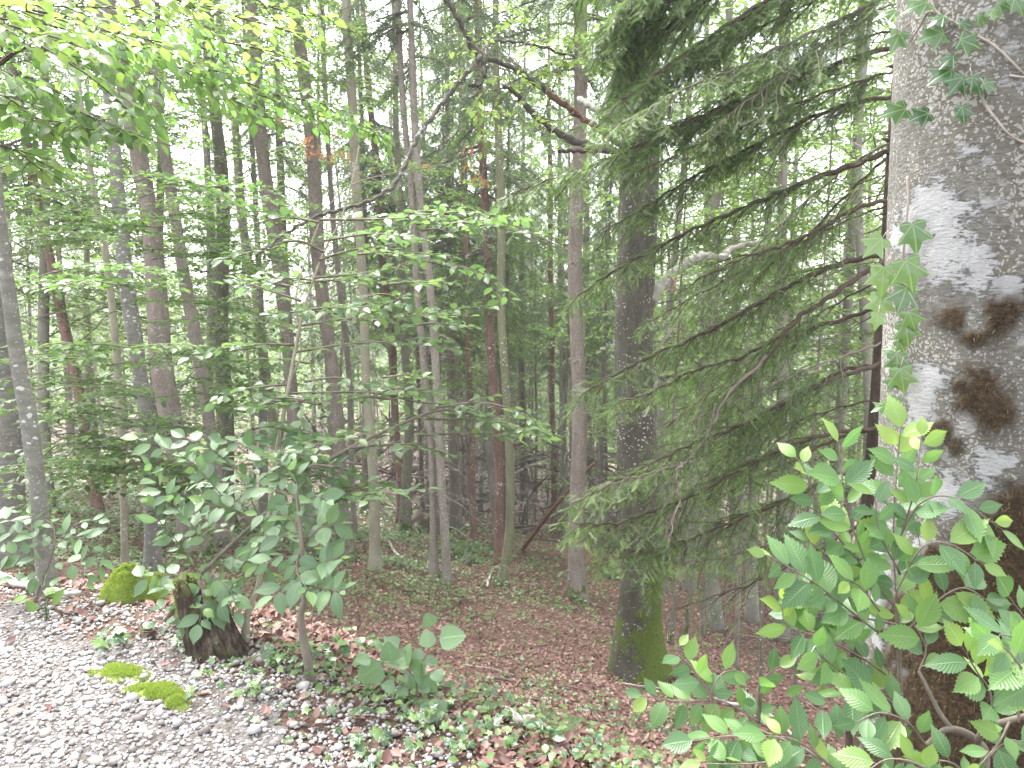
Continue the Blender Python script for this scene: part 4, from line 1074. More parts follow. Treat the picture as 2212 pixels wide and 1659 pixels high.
bough([(1942, 205), (1800, 235), (1659, 300), (1540, 360), (1460, 405), (1380, 455), (1300, 502)], 5.0, 5.1, 11, 2.5, 1.2, light=.3, start=.06)
bough([(1936, 318), (1860, 350), (1760, 385), (1659, 427), (1573, 463), (1473, 507), (1390, 550), (1300, 602), (1225, 660)], 5.1, 4.9, 16, 3, 1.0)
bough([(1936, 325), (1880, 372), (1800, 450), (1740, 520), (1690, 610)], 5.2, 5.4, 10, 3, .7)
bough([(1930, 430), (1850, 450), (1760, 500), (1690, 530), (1600, 560), (1520, 600)], 5.0, 4.6, 12, 3, .9, light=.3)
bough([(1918, 545), (1820, 568), (1740, 600), (1659, 643), (1540, 710), (1406, 770), (1330, 808), (1258, 850)], 5.0, 4.8, 16, 3, 1.1, light=.3)
bough([(1914, 560), (1850, 600), (1780, 650), (1720, 690), (1659, 770), (1573, 853)], 4.9, 4.6, 15, 6, .7, start=.3)
bough([(1912, 655), (1820, 690), (1700, 722), (1600, 772), (1500, 800), (1400, 850), (1330, 870)], 5.2, 5.2, 13, 3, 1.0)
bough([(1659, 770), (1573, 853), (1540, 920), (1500, 980), (1476, 1002), (1430, 1015), (1380, 1028), (1300, 1052)], 4.6, 4.4, 9, 3, .7, bare=False, start=.5, mat='twig', light=.6)
bough([(1476, 1002), (1462, 1020), (1464, 1060), (1470, 1088), (1455, 1110), (1440, 1150)], 4.4, 4.35, 6, 3, .8, bare=True, mat='twig')
bough([(1905, 785), (1800, 820), (1659, 890), (1573, 930), (1520, 948), (1450, 980), (1350, 1030), (1250, 1080)], 5.0, 4.7, 13, 3, 1.1, light=.5)
bough([(1900, 790), (1820, 800), (1740, 850), (1640, 905), (1560, 990), (1500, 1050)], 5.1, 5.2, 11, 3, .9)
bough([(1896, 925), (1800, 935), (1700, 965), (1600, 1010), (1520, 1060), (1420, 1100), (1330, 1130), (1250, 1130)], 4.9, 4.4, 11, 3, 1.1, light=.65, sec=.5)
bough([(1896, 930), (1840, 935), (1760, 970), (1690, 1010), (1620, 1040), (1540, 1080)], 5.1, 5.1, 12, 3, .5)
bough([(1892, 1010), (1800, 1030), (1700, 1080), (1600, 1120), (1500, 1160), (1400, 1190), (1320, 1180)], 4.8, 4.4, 9, 3, 1.1, light=.65, sec=.5)
bough([(1880, 1120), (1800, 1170), (1700, 1225), (1620, 1262), (1520, 1295), (1440, 1322)], 5.0, 5.1, 8, 3, .5, bare=True)
bough([(1882, 1050), (1780, 1120), (1680, 1170), (1560, 1205), (1470, 1215)], 5.2, 5.5, 8, 3, .9)
for px, py, l, dp, a, k_ in [(1950, 0, 420, -.4, .62, .25), (1944, 150, 560, -.3, .36, .1), (1936, 300, 420, .6, .75, .3), (1924, 440, 520, .4, .45, .1), (1916, 600, 470, .7, .62, .2), (1907, 740, 420, -.4, .38, .05), (1902, 860, 500, .6, .30, .1),
                             (1952, -60, 560, .3, .42, .3), (1958, -120, 640, .1, .5, .4), (1950, 60, 620, .6, .40, .2)]:
    bough([(px, py), (px - l * .2, py + l * (.2 * a - .12 * k_)), (px - l * .45, py + l * (.45 * a - .1 * k_)), (px - l * .72, py + l * .74 * a), (px - l, py + l * a * 1.08)], YS, YS + dp, rs.uniform(5, 9), 2.5, 1.1 if py < 300 else .9, light=.25, start=.06 if py < 330 else .2, mat='twig' if l == 420 else 'twig_dark')
# twigs that hang into the top of the picture from this tree's upper boughs
bough([(1800, -260), (1560, -150), (1420, -60), (1340, 30), (1300, 70)], 5.2, 5.2, 12, 3, 2.0, sec=.65)
bough([(1700, -160), (1520, -70), (1420, 0), (1380, 60), (1345, 130)], 5.3, 5.5, 10, 3, 2.0, sec=.65)
bough([(1640, -60), (1500, 20), (1400, 90), (1350, 160), (1330, 230)], 5.4, 5.7, 10, 3, 1.6, sec=.55)
bough([(1600, -200), (1420, -120), (1300, -60), (1250, -10), (1225, 20)], 5.4, 5.6, 9, 3, 1.2, sec=.5, light=.5)

# ------------------------------------------------------------------ the great beech trunk on the right
YG = 2.6
GA = np.array([(2178, -900, .30), (2172, -300, .315), (2166, 0, .325), (2152, 400, .336), (2146, 560, .338), (2142, 900, .352), (2140, 1100, .366), (2138, 1300, .388), (2136, 1500, .41), (2134, 1659, .435), (2132, 1800, .48), (2130, 1950, .56)], float)
gp = np.array([P(a, b, YG) for a, b, w in GA]); gz = gp[:, 2]; oi_ = np.argsort(gz)
def g_ax(z): return np.array([np.interp(z, gz[oi_], gp[oi_, 0]), YG, z])
def g_r(z): return np.interp(z, gz[oi_], GA[oi_, 2])
gb = g_ax(-.6); gb = np.array([gb[0], YG, float(hT(gb[0], YG))])
great = thing('beech_tree', 'huge pale beech trunk with white lichen and brown moss at the right edge', 'tree', gb)
gb = np.array(gb)
def fb(p, f, o=4):
    return mnoise.fractal(Vector(p) * f, 1.0, 2.0, o, noise_basis='PERLIN_ORIGINAL')
def g_moss(px, py):
    """how far a spot of the trunk lies inside one of its brown moss cushions (above 0: inside)"""
    best = -1e9
    for cx, cy, rx, ry in [(2060, 690, 40, 30), (2108, 726, 56, 22), (2152, 690, 26, 55), (2180, 660, 30, 24), (2112, 848, 60, 46), (2145, 885, 48, 50), (2080, 835, 34, 24), (2030, 945, 34, 42), (2062, 962, 24, 26)]:
        best = max(best, 1 - math.hypot((px - cx) / rx, (py - cy) / ry))
    if (px - 2110) ** 2 / 28 ** 2 + (py - 688) ** 2 / 20 ** 2 < 1: best = min(best, -.25)
    edge = np.interp(py, [1020, 1080, 1150, 1210, 1300, 1420, 1500, 1659], [2230, 2130, 2060, 1975, 1925, 1905, 1880, 1862])
    low = (px - edge) / 60
    if py > 1560: low = max(low, 1 - abs(px - 1930) / 110)
    return max(best * 1.6, min(low, 1.5) if py > 1030 else -1e9)
nz, na = 300, 240
zz = np.linspace(gb[2] - .3, 4.6, nz); aa = np.linspace(0, 2 * np.pi, na, endpoint=False)
def g_lichen(px, py):
    b = -.12
    for cx, cy, rx, ry, a in [(2030, 500, 120, 150, .26), (2080, 330, 60, 40, .12), (2110, 560, 50, 70, .16), (1985, 880, 40, 130, .22), (2010, 800, 60, 50, .16), (2180, 640, 50, 50, .18), (2040, 1060, 40, 90, .22), (2150, 1010, 80, 60, .14), (1960, 680, 30, 120, .10), (1900, 1290, 25, 140, .30), (1990, 1190, 26, 40, .3)]:
        b = max(b, -.12 + (a + .12) * max(0, 1 - math.hypot((px - cx) / rx, (py - cy) / ry)) ** .5)
    return b
v = np.zeros((nz, na, 3)); tint = np.zeros((nz, na)); lich = np.zeros((nz, na)); stain = np.zeros((nz, na))
surf = []
for i, z in enumerate(zz):
    c = g_ax(z); r_ = g_r(z)
    for j, a in enumerate(aa):
        d = np.array([math.cos(a), math.sin(a), 0])
        p0 = c + d * r_
        rr = r_ * (1 + .018 * math.sin(3 * a + z * 1.2) + .012 * math.sin(5 * a - z * .7 + 1)) + .006 * fb((p0[0], p0[1], p0[2] * .7), 5) + .0022 * fb((p0[0], p0[1], p0[2] * 2.6), 30, 3)
        p = c + d * rr
        px, py = proj(p)
        m = g_moss(px, py) + .7 * fb(p0, 6, 3) + .8 * fb(p0, 17, 4) if d[1] < .25 else (1.0 if z < .1 + .3 * fb(p0, 5) else -1)
        lich[i, j] = g_lichen(px, py) if d[1] < .3 else -.05
        tint[i, j] = 1 / (1 + math.exp(-9 * (m - .30)))
        stain[i, j] = 1 / (1 + math.exp(-7 * (m + .30)))
        if tint[i, j] > .3: p = p + d * .006 * tint[i, j]
        v[i, j] = p
        if tint[i, j] > .55 and d[1] < .15 and z > -.75: surf.append((p, d, z))
i = np.arange(nz - 1)[:, None] * na; j = np.arange(na)[None]; j2 = (j + 1) % na
mb = MB(); mb.add(v.reshape(-1, 3), [np.stack([i + j, i + j2, i + na + j2, i + na + j], -1).reshape(-1, 4)], tint.ravel(), np.c_[lich.ravel(), stain.ravel()])
# the same trunk goes on above
mt = crv([g_ax(4.6), g_ax(4.6) + [.05, 0, 2], g_ax(4.6) + [.2, .1, 5], g_ax(4.6) + [.3, 0, 9]], 8)
tube(mb, mt, np.linspace(g_r(4.6) * 1.0, .12, len(mt)), 40)
k = NT('great_beech_bark')
tc = k.n("ShaderNodeTexCoord").outputs['Object']
wn = k.n("ShaderNodeTexNoise"); wn.inputs['Scale'].default_value = 26; wn.inputs['Detail'].default_value = 4; k.l(tc, wn.inputs['Vector'])
sc_ = k.n("ShaderNodeVectorMath", operation='SCALE'); k.l(wn.outputs['Color'], sc_.inputs[0]); sc_.inputs['Scale'].default_value = .05
ad = k.n("ShaderNodeVectorMath", operation='ADD'); k.l(tc, ad.inputs[0]); k.l(sc_.outputs[0], ad.inputs[1]); wv = ad.outputs[0]
grain = k.noise(34, k.mapv(tc, (1, 1, 3.4)), 7, .72)
big = k.noise(3.0, tc, 5, .6); big2 = k.noise(2.1, k.mapv(tc, (1.3, 1.3, .9)), 4)
col = k.mix(k.step(grain, .30, .70), (.090, .086, .072), (.205, .199, .178))
col = k.mix(k.math('MULTIPLY', k.step(big2, .48, .62), .55), col, (.130, .118, .085))
v1 = k.vor(17, wv).outputs['Distance']; v2 = k.vor(75, wv).outputs['Distance']
l1 = k.math('SUBTRACT', 1.0, k.step(k.math('ADD', v1, k.math('MULTIPLY', k.math('SUBTRACT', .55, big), 2.6)), .30, .40))
l2 = k.math('SUBTRACT', 1.0, k.step(k.math('ADD', v2, k.math('MULTIPLY', k.math('SUBTRACT', .50, big2), 1.6)), .22, .34))
lcol = k.mix(k.noise(70, tc, 4, .7), (.27, .275, .272), (.45, .455, .46))
col = k.mix(k.math('MULTIPLY', l2, .7), col, (.42, .42, .40))
big3 = k.noise(4.2, k.mapv(tc, (1, 1, 1.3)), 6, .72)
sl = k.n('ShaderNodeSeparateXYZ'); k.l(k.attr('leafuv').outputs['Vector'], sl.inputs[0])
crust = k.step(k.math('ADD', k.math('ADD', big3, sl.outputs[0]), k.math('MULTIPLY', k.math('SUBTRACT', grain, .5), .45)), .555, .61)
col = k.mix(k.math('MULTIPLY', k.math('MULTIPLY', l1, k.step(grain, .30, .62)), .75), col, lcol)
col = k.mix(k.math('MULTIPLY', crust, .9), col, lcol)
dk = k.vor(60, k.mapv(wv, (1, 1, 1.9))).outputs['Distance']
col = k.mix(k.math('MULTIPLY', k.math('SUBTRACT', 1.0, k.step(dk, .10, .20)), .7), col, (.10, .095, .08))
dk2 = k.noise(12, k.mapv(tc, (1, 1, 4.5)), 6, .8)
col = k.mix(k.math('MULTIPLY', k.step(dk2, .60, .66), .55), col, (.085, .078, .060))
tn = k.attr('tint').outputs['Fac']
mn = k.noise(60, tc, 5, .75)
col = k.mix(k.math('MULTIPLY', sl.outputs[1], .62), col, (.052, .047, .036))
mcol = k.ramp(mn, [(.3, (.022, .016, .010)), (.5, (.060, .040, .022)), (.62, (.105, .070, .036)), (.75, (.13, .105, .045))])
col = k.mix(tn, col, mcol)
hh = k.math('ADD', k.math('ADD', grain, k.math('MULTIPLY', crust, .35)), k.math('MULTIPLY', tn, k.math('MULTIPLY', mn, 2.0)))
great_m = k.done(k.bsdf(col, .9, .2, k.bump(hh, .95, .016)))
mb.build('trunk', great_m, great, gb, True)
# shaggy brown moss on it
mb = MB(); q = rng.integers(0, len(surf), 30000)
pp = np.array([surf[a][0] for a in q]) + rng.normal(0, .004, (len(q), 3)); dd = np.array([surf[a][1] for a in q])
clump = np.array([mnoise.noise(Vector(a) * 16) for a in pp])
kp = clump > -.22; pp, dd = pp[kp], dd[kp]
scatter(mb, BL, pp - dd * .004, dd * rng.uniform(.3, 1.1, (len(pp), 1)) + np.array([0, 0, -1.0]) * rng.uniform(.2, 1.1, (len(pp), 1)) + rng.normal(0, .4, pp.shape), rng.normal(0, 1, pp.shape), rng.uniform(.008, .026, len(pp)), (rng.random(len(pp)) < .08) * .8)
mb.build('moss_cushion', M['moss_brown'], great, gb)
q = FCROWN[1]
for nm, me in (('crown', q[0]), ('bough', q[1])):
    o = link(nm, me, great); o.location = (.3, 0, 11.0); o.scale = (.9, .9, .8)

# ivy climbing on it
def on_trunk(px, py, lift=.01):
    d = ray(px, py)
    for Y in np.linspace(1.7, YG, 400):
        p = CAM + d * (Y / d[1]); c = g_ax(p[2])
        if np.hypot(p[0] - c[0], p[1] - c[1]) < g_r(p[2]) + .012 + lift: return p, unit(np.array([p[0] - c[0], p[1] - c[1], 0]))
    p = CAM + d * ((YG - .12) / d[1])
    return p, np.array([-.5, -.86, 0])
def ivy(label, stems, leaves):
    p0 = on_trunk(*stems[0][0])[0]
    root = thing('ivy_vine', label, 'ivy', p0)
    wd = MB(); lf = MB()
    for s in stems:
        c = crv([on_trunk(a, b, .004)[0] for a, b in s], 6); tube(wd, c, np.linspace(.0045, .003, len(c)), 6, rough=.1)
    pos = []; dr = []; nr = []; sc = []; tt = []
    for px, py, w, ang, tn_ in leaves:
        p, nn_ = on_trunk(px, py, .045)
        dv = RT * math.cos(math.radians(ang)) - UP * math.sin(math.radians(ang))
        nv = -FWD * .75 + nn_ * .35 + np.array([0, 0, .45]) + rng.normal(0, .18, 3)
        s_ = w / FPX * p[1] * (.88 if py < 300 else 1.0)
        base = p - unit(dv) * s_ * .35
        pos.append(base); dr.append(dv); nr.append(nv); sc.append(s_ * 1.05); tt.append(tn_)
        st_ = base - dv * s_ * .35 + nn_ * -.02 + np.array([0, 0, .01])
        tube(wd, np.array([base, (base + st_) / 2 + [0, 0, .004], st_]), .0012, 4, tint=0)
    scatter(lf, LI, np.array(pos), np.array(dr), np.array(nr), np.array(sc), np.array(tt))
    wd.build('stem', M['twig_pale'], root, p0); lf.build('foliage', M['leaf_ivy'], root, p0)
ivy('ivy with dark green leaves trailing across the top of the huge pale trunk', [[(2010, -40), (2018, 20), (2062, 48), (2100, 72), (2150, 100), (2212, 160)], [(2120, 195), (2128, 225), (2150, 255), (2180, 290), (2215, 310)], [(2180, 163), (2215, 168)], [(2062, 48), (2010, 25), (1985, 60), (1965, 90)]],
    [(1985, 12, 60, 160, .2), (1938, 85, 52, 115, .25), (1920, 30, 52, 165, .2), (2028, 42, 42, 150, 0), (2020, 78, 62, 165, 0), (2040, 160, 62, 150, 0), (2085, 52, 38, 10, 0), (2090, 92, 52, 20, 0), (2108, 180, 52, 60, 0), (2070, 180, 50, 130, 0), (2135, 185, 38, 30, 0), (2080, 242, 40, 80, 0), (1938, 240, 62, 165, .2), (1992, 250, 50, 160, 0), (2150, 30, 36, -20, .4),
     (2198, 8, 46, 60, .2), (2050, 130, 40, 140, 0), (2120, 40, 30, 60, .1), (2165, 10, 34, 20, .1)])
ivy('ivy with light green pointed leaves hanging down the left side of the trunk', [[(1960, 380), (1962, 430), (1955, 500), (1950, 560), (1945, 640), (1942, 720), (1935, 800), (1938, 850)]],
    [(1975, 505, 62, 80, .1), (1893, 528, 52, 135, .5), (1962, 585, 66, 75, .35), (1908, 598, 62, 95, .75), (1952, 640, 56, 110, .1), (1902, 655, 54, 100, .8), (1968, 688, 44, 70, .3), (1958, 715, 50, 80, .3), (1895, 690, 34, 100, .7), (1946, 745, 30, 60, .2), (1938, 780, 48, 90, .25), (1948, 815, 54, 80, .5), (1930, 825, 36, 120, .1), (1935, 870, 32, 100, .1), (1905, 880, 34, 160, .2), (1925, 760, 30, 140, .3)])

# ------------------------------------------------------------------ broad-leaved shrubs near the camera
def shrub_twig(wd, lf, pts, Y0, Y1, big, r, step=.036, wd0=.0045, face=.75, start=.15, tm=LT, young=.14, wide=1.0, both=True):
    c = crv(pxc(pts, Y0, Y1), 10); n = len(c)
    tube(wd, c, np.linspace(wd0, .0012, n), 6, rough=.06)
    arc = np.concatenate([[0], np.cumsum(np.linalg.norm(np.diff(c, axis=0), axis=1))]); L = arc[-1]; T = unit(np.gradient(c, axis=0))
    pos = []; dr = []; nr = []; sc = []; tt = []
    u = L * start; sg = 1
    while u < L + step * .4:
        w = min(u, L); p = np.array([np.interp(w, arc, c[:, i]) for i in range(3)]); d = unit(np.array([np.interp(w, arc, T[:, i]) for i in range(3)]))
        nv = unit(-FWD * face + np.array([0, 0, .55]) + r.normal(0, .30, 3))
        sdv = unit(np.cross(d, nv)) * sg
        tip = u >= L - step * .3
        dv = d * (1.0 if tip else .62) + sdv * (.1 if tip else r.uniform(.7, 1.0)) + np.array([0, 0, -.12]) + r.normal(0, .1, 3)
        f = u / L
        s_ = big * (.52 + .6 * math.sin(math.pi * min(1, .12 + f * .62))) * r.uniform(.58, 1.15)
        tn_ = r.uniform(.35, .9) if (f > .86 and r.random() < young * 3) or r.random() < young * .35 else 0
        if tn_ > .5: s_ *= .8
        st_ = p + unit(dv) * .008
        tube(wd, np.array([p, st_]), .0009, 4, cap=False)
        pos.append(st_); dr.append(dv); nr.append(nv); sc.append(s_); tt.append(tn_)
        sg = -sg; u += step * r.uniform(.75, 1.2)
    pos, dr, nr, sc, tt = map(np.array, (pos, dr, nr, sc, tt)); g = r.integers(0, 4, len(pos)); wv_ = wide * r.uniform(.85, 1.15, len(pos))
    for q in range(4):
        m = g == q
        scatter(lf, LTV[q] if tm is LT else tm, pos[m], dr[m], nr[m], sc[m], tt[m], wv_[m])

def shrub(name, label, cat, base, stems, twigs, mat, big, step, bark='twig', tm=LT, seed=1, extra=None, **kw):
    root = thing(name, label, cat, base)
    r = np.random.default_rng(seed); wd = MB(); lf = MB()
    for pts, Y0, Y1, w0, w1 in stems:
        c = crv(pxc(pts, Y0, Y1), 10)
        tube(wd, c, np.linspace(w0, w1, len(c)), 9, rough=.09, seed=seed)
    for tw in twigs:
        pts, Y0, Y1 = tw[:3]; b = tw[3] if len(tw) > 3 else big
        shrub_twig(wd, lf, pts, Y0, Y1, b, r, step, tm=tm, **kw)
    if extra: extra(wd, lf, r)
    wd.build('stem', M[bark], root, base, True); lf.build('foliage', M[mat], root, base)
    return root

e0 = P(2090, 1760, 1.75); e0[2] = float(hT(e0[0], e0[1]))
shrub('elm_shrub', 'broad-leaved shrub with large saw-toothed light green leaves at the lower right', 'shrub', e0,
      [([(2090, 2300), (2100, 1900), (2128, 1660), (2110, 1600), (2050, 1575), (2000, 1610)], 1.75, 1.75, .014, .006), ([(2110, 1600), (2140, 1570), (2220, 1545)], 1.75, 1.6, .010, .006), ([(2060, 1580), (2030, 1540), (2005, 1490), (1985, 1450)], 1.75, 1.8, .007, .004),
       ([(2080, 2000), (1990, 1750), (1950, 1560), (1942, 1400), (1935, 1280)], 1.9, 1.95, .009, .005), ([(2000, 1900), (1850, 1700), (1740, 1620), (1620, 1570)], 1.8, 1.95, .007, .003)],
      [([(1942, 1420), (1936, 1300), (1930, 1150), (1938, 1010), (1945, 930)], 1.95, 1.95), ([(1938, 1180), (1975, 1060), (1990, 945)], 1.9, 1.9, .065), ([(1938, 1320), (1860, 1220), (1780, 1120), (1740, 1020), (1722, 990)], 1.95, 2.0), ([(1880, 1240), (1830, 1100), (1812, 960)], 1.9, 1.9, .085),
       ([(1935, 1280), (1990, 1185), (2050, 1175), (2118, 1215)], 1.85, 1.75, .10), ([(1935, 1180), (1985, 1090), (2060, 1075), (2160, 1140)], 1.9, 1.8, .09), ([(1940, 1400), (1850, 1330), (1760, 1260), (1660, 1200)], 1.9, 1.85),
       ([(1945, 1480), (1860, 1420), (1780, 1380), (1700, 1350), (1690, 1300)], 1.9, 1.9), ([(1940, 1350), (1840, 1330), (1760, 1320), (1720, 1260)], 1.95, 2.0), ([(1985, 1450), (2000, 1400), (1970, 1340)], 1.8, 1.8), ([(1945, 1380), (2010, 1310), (2080, 1270), (2150, 1310)], 1.85, 1.75), ([(2140, 1570), (2140, 1500), (2110, 1450), (2080, 1400)], 1.6, 1.55),
       ([(1950, 1500), (1860, 1480), (1790, 1430), (1760, 1400)], 1.9, 1.8), ([(1955, 1540), (1900, 1500), (1840, 1500), (1770, 1530)], 1.85, 1.75), ([(1740, 1620), (1640, 1560), (1560, 1515), (1470, 1515), (1392, 1503)], 1.9, 1.9, .075), ([(1540, 1510), (1500, 1450), (1470, 1415), (1462, 1390)], 1.9, 1.9, .065),
       ([(1530, 1510), (1555, 1460), (1590, 1445)], 1.9, 1.9, .07), ([(1640, 1560), (1640, 1480), (1680, 1440)], 1.9, 1.9, .065), ([(1760, 1640), (1660, 1600), (1580, 1590), (1500, 1600)], 1.8, 1.75, .08), ([(1700, 1640), (1620, 1650), (1520, 1650)], 1.75, 1.7, .08), ([(1900, 1760), (1800, 1660), (1720, 1600), (1660, 1590)], 1.75, 1.7),
       ([(2000, 1610), (1960, 1560), (1900, 1540), (1850, 1560)], 1.7, 1.65, .08), ([(2050, 1700), (1980, 1650), (1920, 1640), (1880, 1660)], 1.6, 1.55, .08), ([(2200, 1560), (2200, 1480), (2180, 1420), (2140, 1380)], 1.5, 1.4, .09), ([(2260, 1560), (2230, 1480), (2190, 1420), (2170, 1400)], 1.35, 1.3, .09),
       ([(2240, 1500), (2225, 1430), (2190, 1380), (2160, 1370)], 1.4, 1.35, .085), ([(2260, 1400), (2210, 1330), (2180, 1290)], 1.8, 1.8, .08), ([(2128, 1640), (2180, 1600), (2215, 1610)], 1.65, 1.6, .08), ([(2100, 1690), (2060, 1650), (2010, 1640)], 1.6, 1.6, .07), ([(2180, 1560), (2160, 1600), (2120, 1650)], 1.6, 1.5, .07), ([(1960, 1560), (1940, 1600), (1900, 1620)], 1.85, 1.8, .07),
       ([(1850, 1330), (1800, 1220), (1750, 1170)], 2.0, 2.0, .085), ([(1945, 1240), (1900, 1150), (1890, 1060)], 1.9, 1.85, .08), ([(1850, 1420), (1800, 1460), (1740, 1480)], 1.9, 1.9, .07), ([(1790, 1280), (1730, 1310), (1700, 1340)], 1.95, 1.95, .065), ([(1900, 1320), (1860, 1270), (1830, 1250)], 1.85, 1.8, .075), ],
      'leaf_elm', .090, .0245, seed=4, wd0=.003, face=.85)

f0 = hit(372, 1345); YF = f0[1]
shrub('elm_sapling', 'leaning broad-leaved sapling with cool green toothed leaves over the rotten stump', 'sapling', f0,
      [([(350, 1352), (410, 1268), (480, 1195), (560, 1120), (640, 1040), (700, 960)], YF, YF - .1, .014, .004), ([(410, 1360), (440, 1290), (460, 1250)], YF, YF, .006, .004)],
      [([(430, 1250), (390, 1180), (340, 1120), (320, 1085)], YF, YF - .2), ([(480, 1195), (420, 1140), (350, 1060), (325, 1010)], YF, YF - .1), ([(540, 1140), (470, 1060), (400, 990), (300, 945)], YF, YF - .2, .095), ([(560, 1120), (520, 1030), (470, 980), (400, 945)], YF, YF, .10), ([(620, 1060), (570, 990), (520, 960), (480, 950)], YF - .1, YF - .1),
       ([(640, 1040), (650, 970), (690, 955)], YF - .1, YF - .1), ([(620, 1060), (680, 1040), (715, 1055)], YF - .1, YF - .2), ([(545, 1135), (620, 1110), (690, 1120), (730, 1135)], YF, YF - .2), ([(410, 1268), (370, 1240), (300, 1250)], YF, YF - .1), ([(470, 1205), (430, 1250), (390, 1275), (360, 1270)], YF, YF - .2), ([(480, 1195), (530, 1210), (600, 1240)], YF, YF - .1),
       ([(440, 1240), (480, 1260), (530, 1250)], YF, YF - .2), ([(590, 1090), (560, 1180), (520, 1225)], YF, YF - .1), ([(520, 1160), (440, 1120), (400, 1090)], YF, YF + .2), ([(600, 1080), (540, 1050), (450, 1040), (380, 1050)], YF, YF + .1), ([(560, 1120), (620, 1160), (680, 1190)], YF, YF + .1), ([(640, 1040), (600, 960), (560, 930)], YF, YF), ([(420, 1260), (400, 1300), (350, 1310)], YF, YF - .1), ([(410, 1275), (440, 1300), (490, 1300)], YF - .2, YF - .4), ([(460, 1230), (470, 1290), (450, 1330)], YF - .2, YF - .4), ([(400, 1290), (420, 1330), (400, 1350)], YF - .2, YF - .3), ([(430, 1250), (440, 1300), (430, 1345)], YF - .3, YF - .45), ([(460, 1240), (500, 1280), (510, 1320)], YF - .3, YF - .4), ([(440, 1250), (400, 1320), (370, 1345)], YF - .3, YF - .4), ([(700, 960), (660, 930), (600, 925)], YF, YF), ([(560, 1120), (500, 1100), (440, 1085)], YF - .1, YF - .2), ([(660, 1010), (720, 1000), (745, 1030)], YF, YF - .1), ([(620, 1060), (600, 1120), (620, 1150)], YF, YF - .2)],
      'leaf_hazel', .094, .028, seed=6, wd0=.003, face=.35, young=.08)
g0 = hit(668, 1472); YQ = g0[1]
shrub('elm_sapling', 'upright broad-leaved sapling with a bare crooked grey stem standing in brown leaves', 'sapling', g0,
      [([(672, 1500), (668, 1450), (656, 1380), (650, 1330), (660, 1290), (655, 1240), (650, 1150), (640, 1060)], YQ, YQ - .05, .021, .006)],
      [([(655, 1240), (700, 1215), (740, 1205)], YQ, YQ - .2), ([(655, 1260), (690, 1270), (735, 1275)], YQ, YQ - .3, .095), ([(652, 1220), (610, 1200), (580, 1215)], YQ, YQ - .1), ([(650, 1170), (690, 1140), (740, 1130)], YQ, YQ - .1), ([(648, 1140), (610, 1110), (560, 1110)], YQ, YQ), ([(655, 1250), (620, 1260), (590, 1290)], YQ, YQ - .2),
       ([(645, 1100), (680, 1070), (705, 1080)], YQ, YQ - .1), ([(642, 1070), (640, 1020), (600, 1000)], YQ, YQ), ([(650, 1180), (640, 1230), (665, 1275)], YQ, YQ - .25), ([(650, 1150), (600, 1160), (540, 1190)], YQ, YQ + .2), ([(645, 1080), (600, 1060), (550, 1050)], YQ, YQ + .1)],
      'leaf_hazel', .096, .028, bark='twig', seed=7, wd0=.003, face=.35, young=.12)
h0 = hit(76, 1305); YH = h0[1]
shrub('elm_sapling', 'low sapling with dull green leaves in front of the left beech feet', 'sapling', h0,
      [([(72, 1312), (85, 1270), (105, 1220), (120, 1170)], YH, YH, .010, .004)],
      [([(105, 1220), (60, 1200), (0, 1195)], YH, YH), ([(110, 1200), (70, 1160), (20, 1150), (-20, 1160)], YH, YH), ([(115, 1180), (150, 1160), (190, 1170), (215, 1220)], YH, YH - .1), ([(100, 1230), (60, 1250), (20, 1250)], YH, YH - .2), ([(120, 1170), (170, 1130), (210, 1125)], YH, YH), ([(120, 1170), (110, 1130), (60, 1110)], YH, YH + .1), ([(108, 1215), (170, 1220), (190, 1250)], YH, YH), ([(115, 1180), (40, 1130), (-30, 1120)], YH, YH + .2)],
      'leaf_hazel', .094, .038, seed=8, wd0=.0025, face=.4, young=.04)
i0 = hit(900, 1535); YI = i0[1]
shrub('hazel_seedling', 'young plant with round pointed cool green leaves in the brown leaf litter', 'plant', i0,
      [([(905, 1540), (900, 1480), (905, 1440)], YI, YI, .004, .003)],
      [([(903, 1470), (870, 1440), (830, 1430), (800, 1425)], YI, YI - .1, .088), ([(905, 1440), (880, 1410), (865, 1400)], YI, YI, .080), ([(905, 1440), (930, 1400), (945, 1380), (935, 1355)], YI, YI, .090), ([(903, 1480), (930, 1450), (955, 1440)], YI, YI - .1, .06), ([(902, 1500), (870, 1480), (850, 1490)], YI, YI - .1, .066), ([(902, 1510), (925, 1500), (950, 1510)], YI, YI - .1, .085)],
      'leaf_hazel', .08, .055, tm=LR, seed=9, wd0=.002, face=.7, young=.03, wide=1.0)
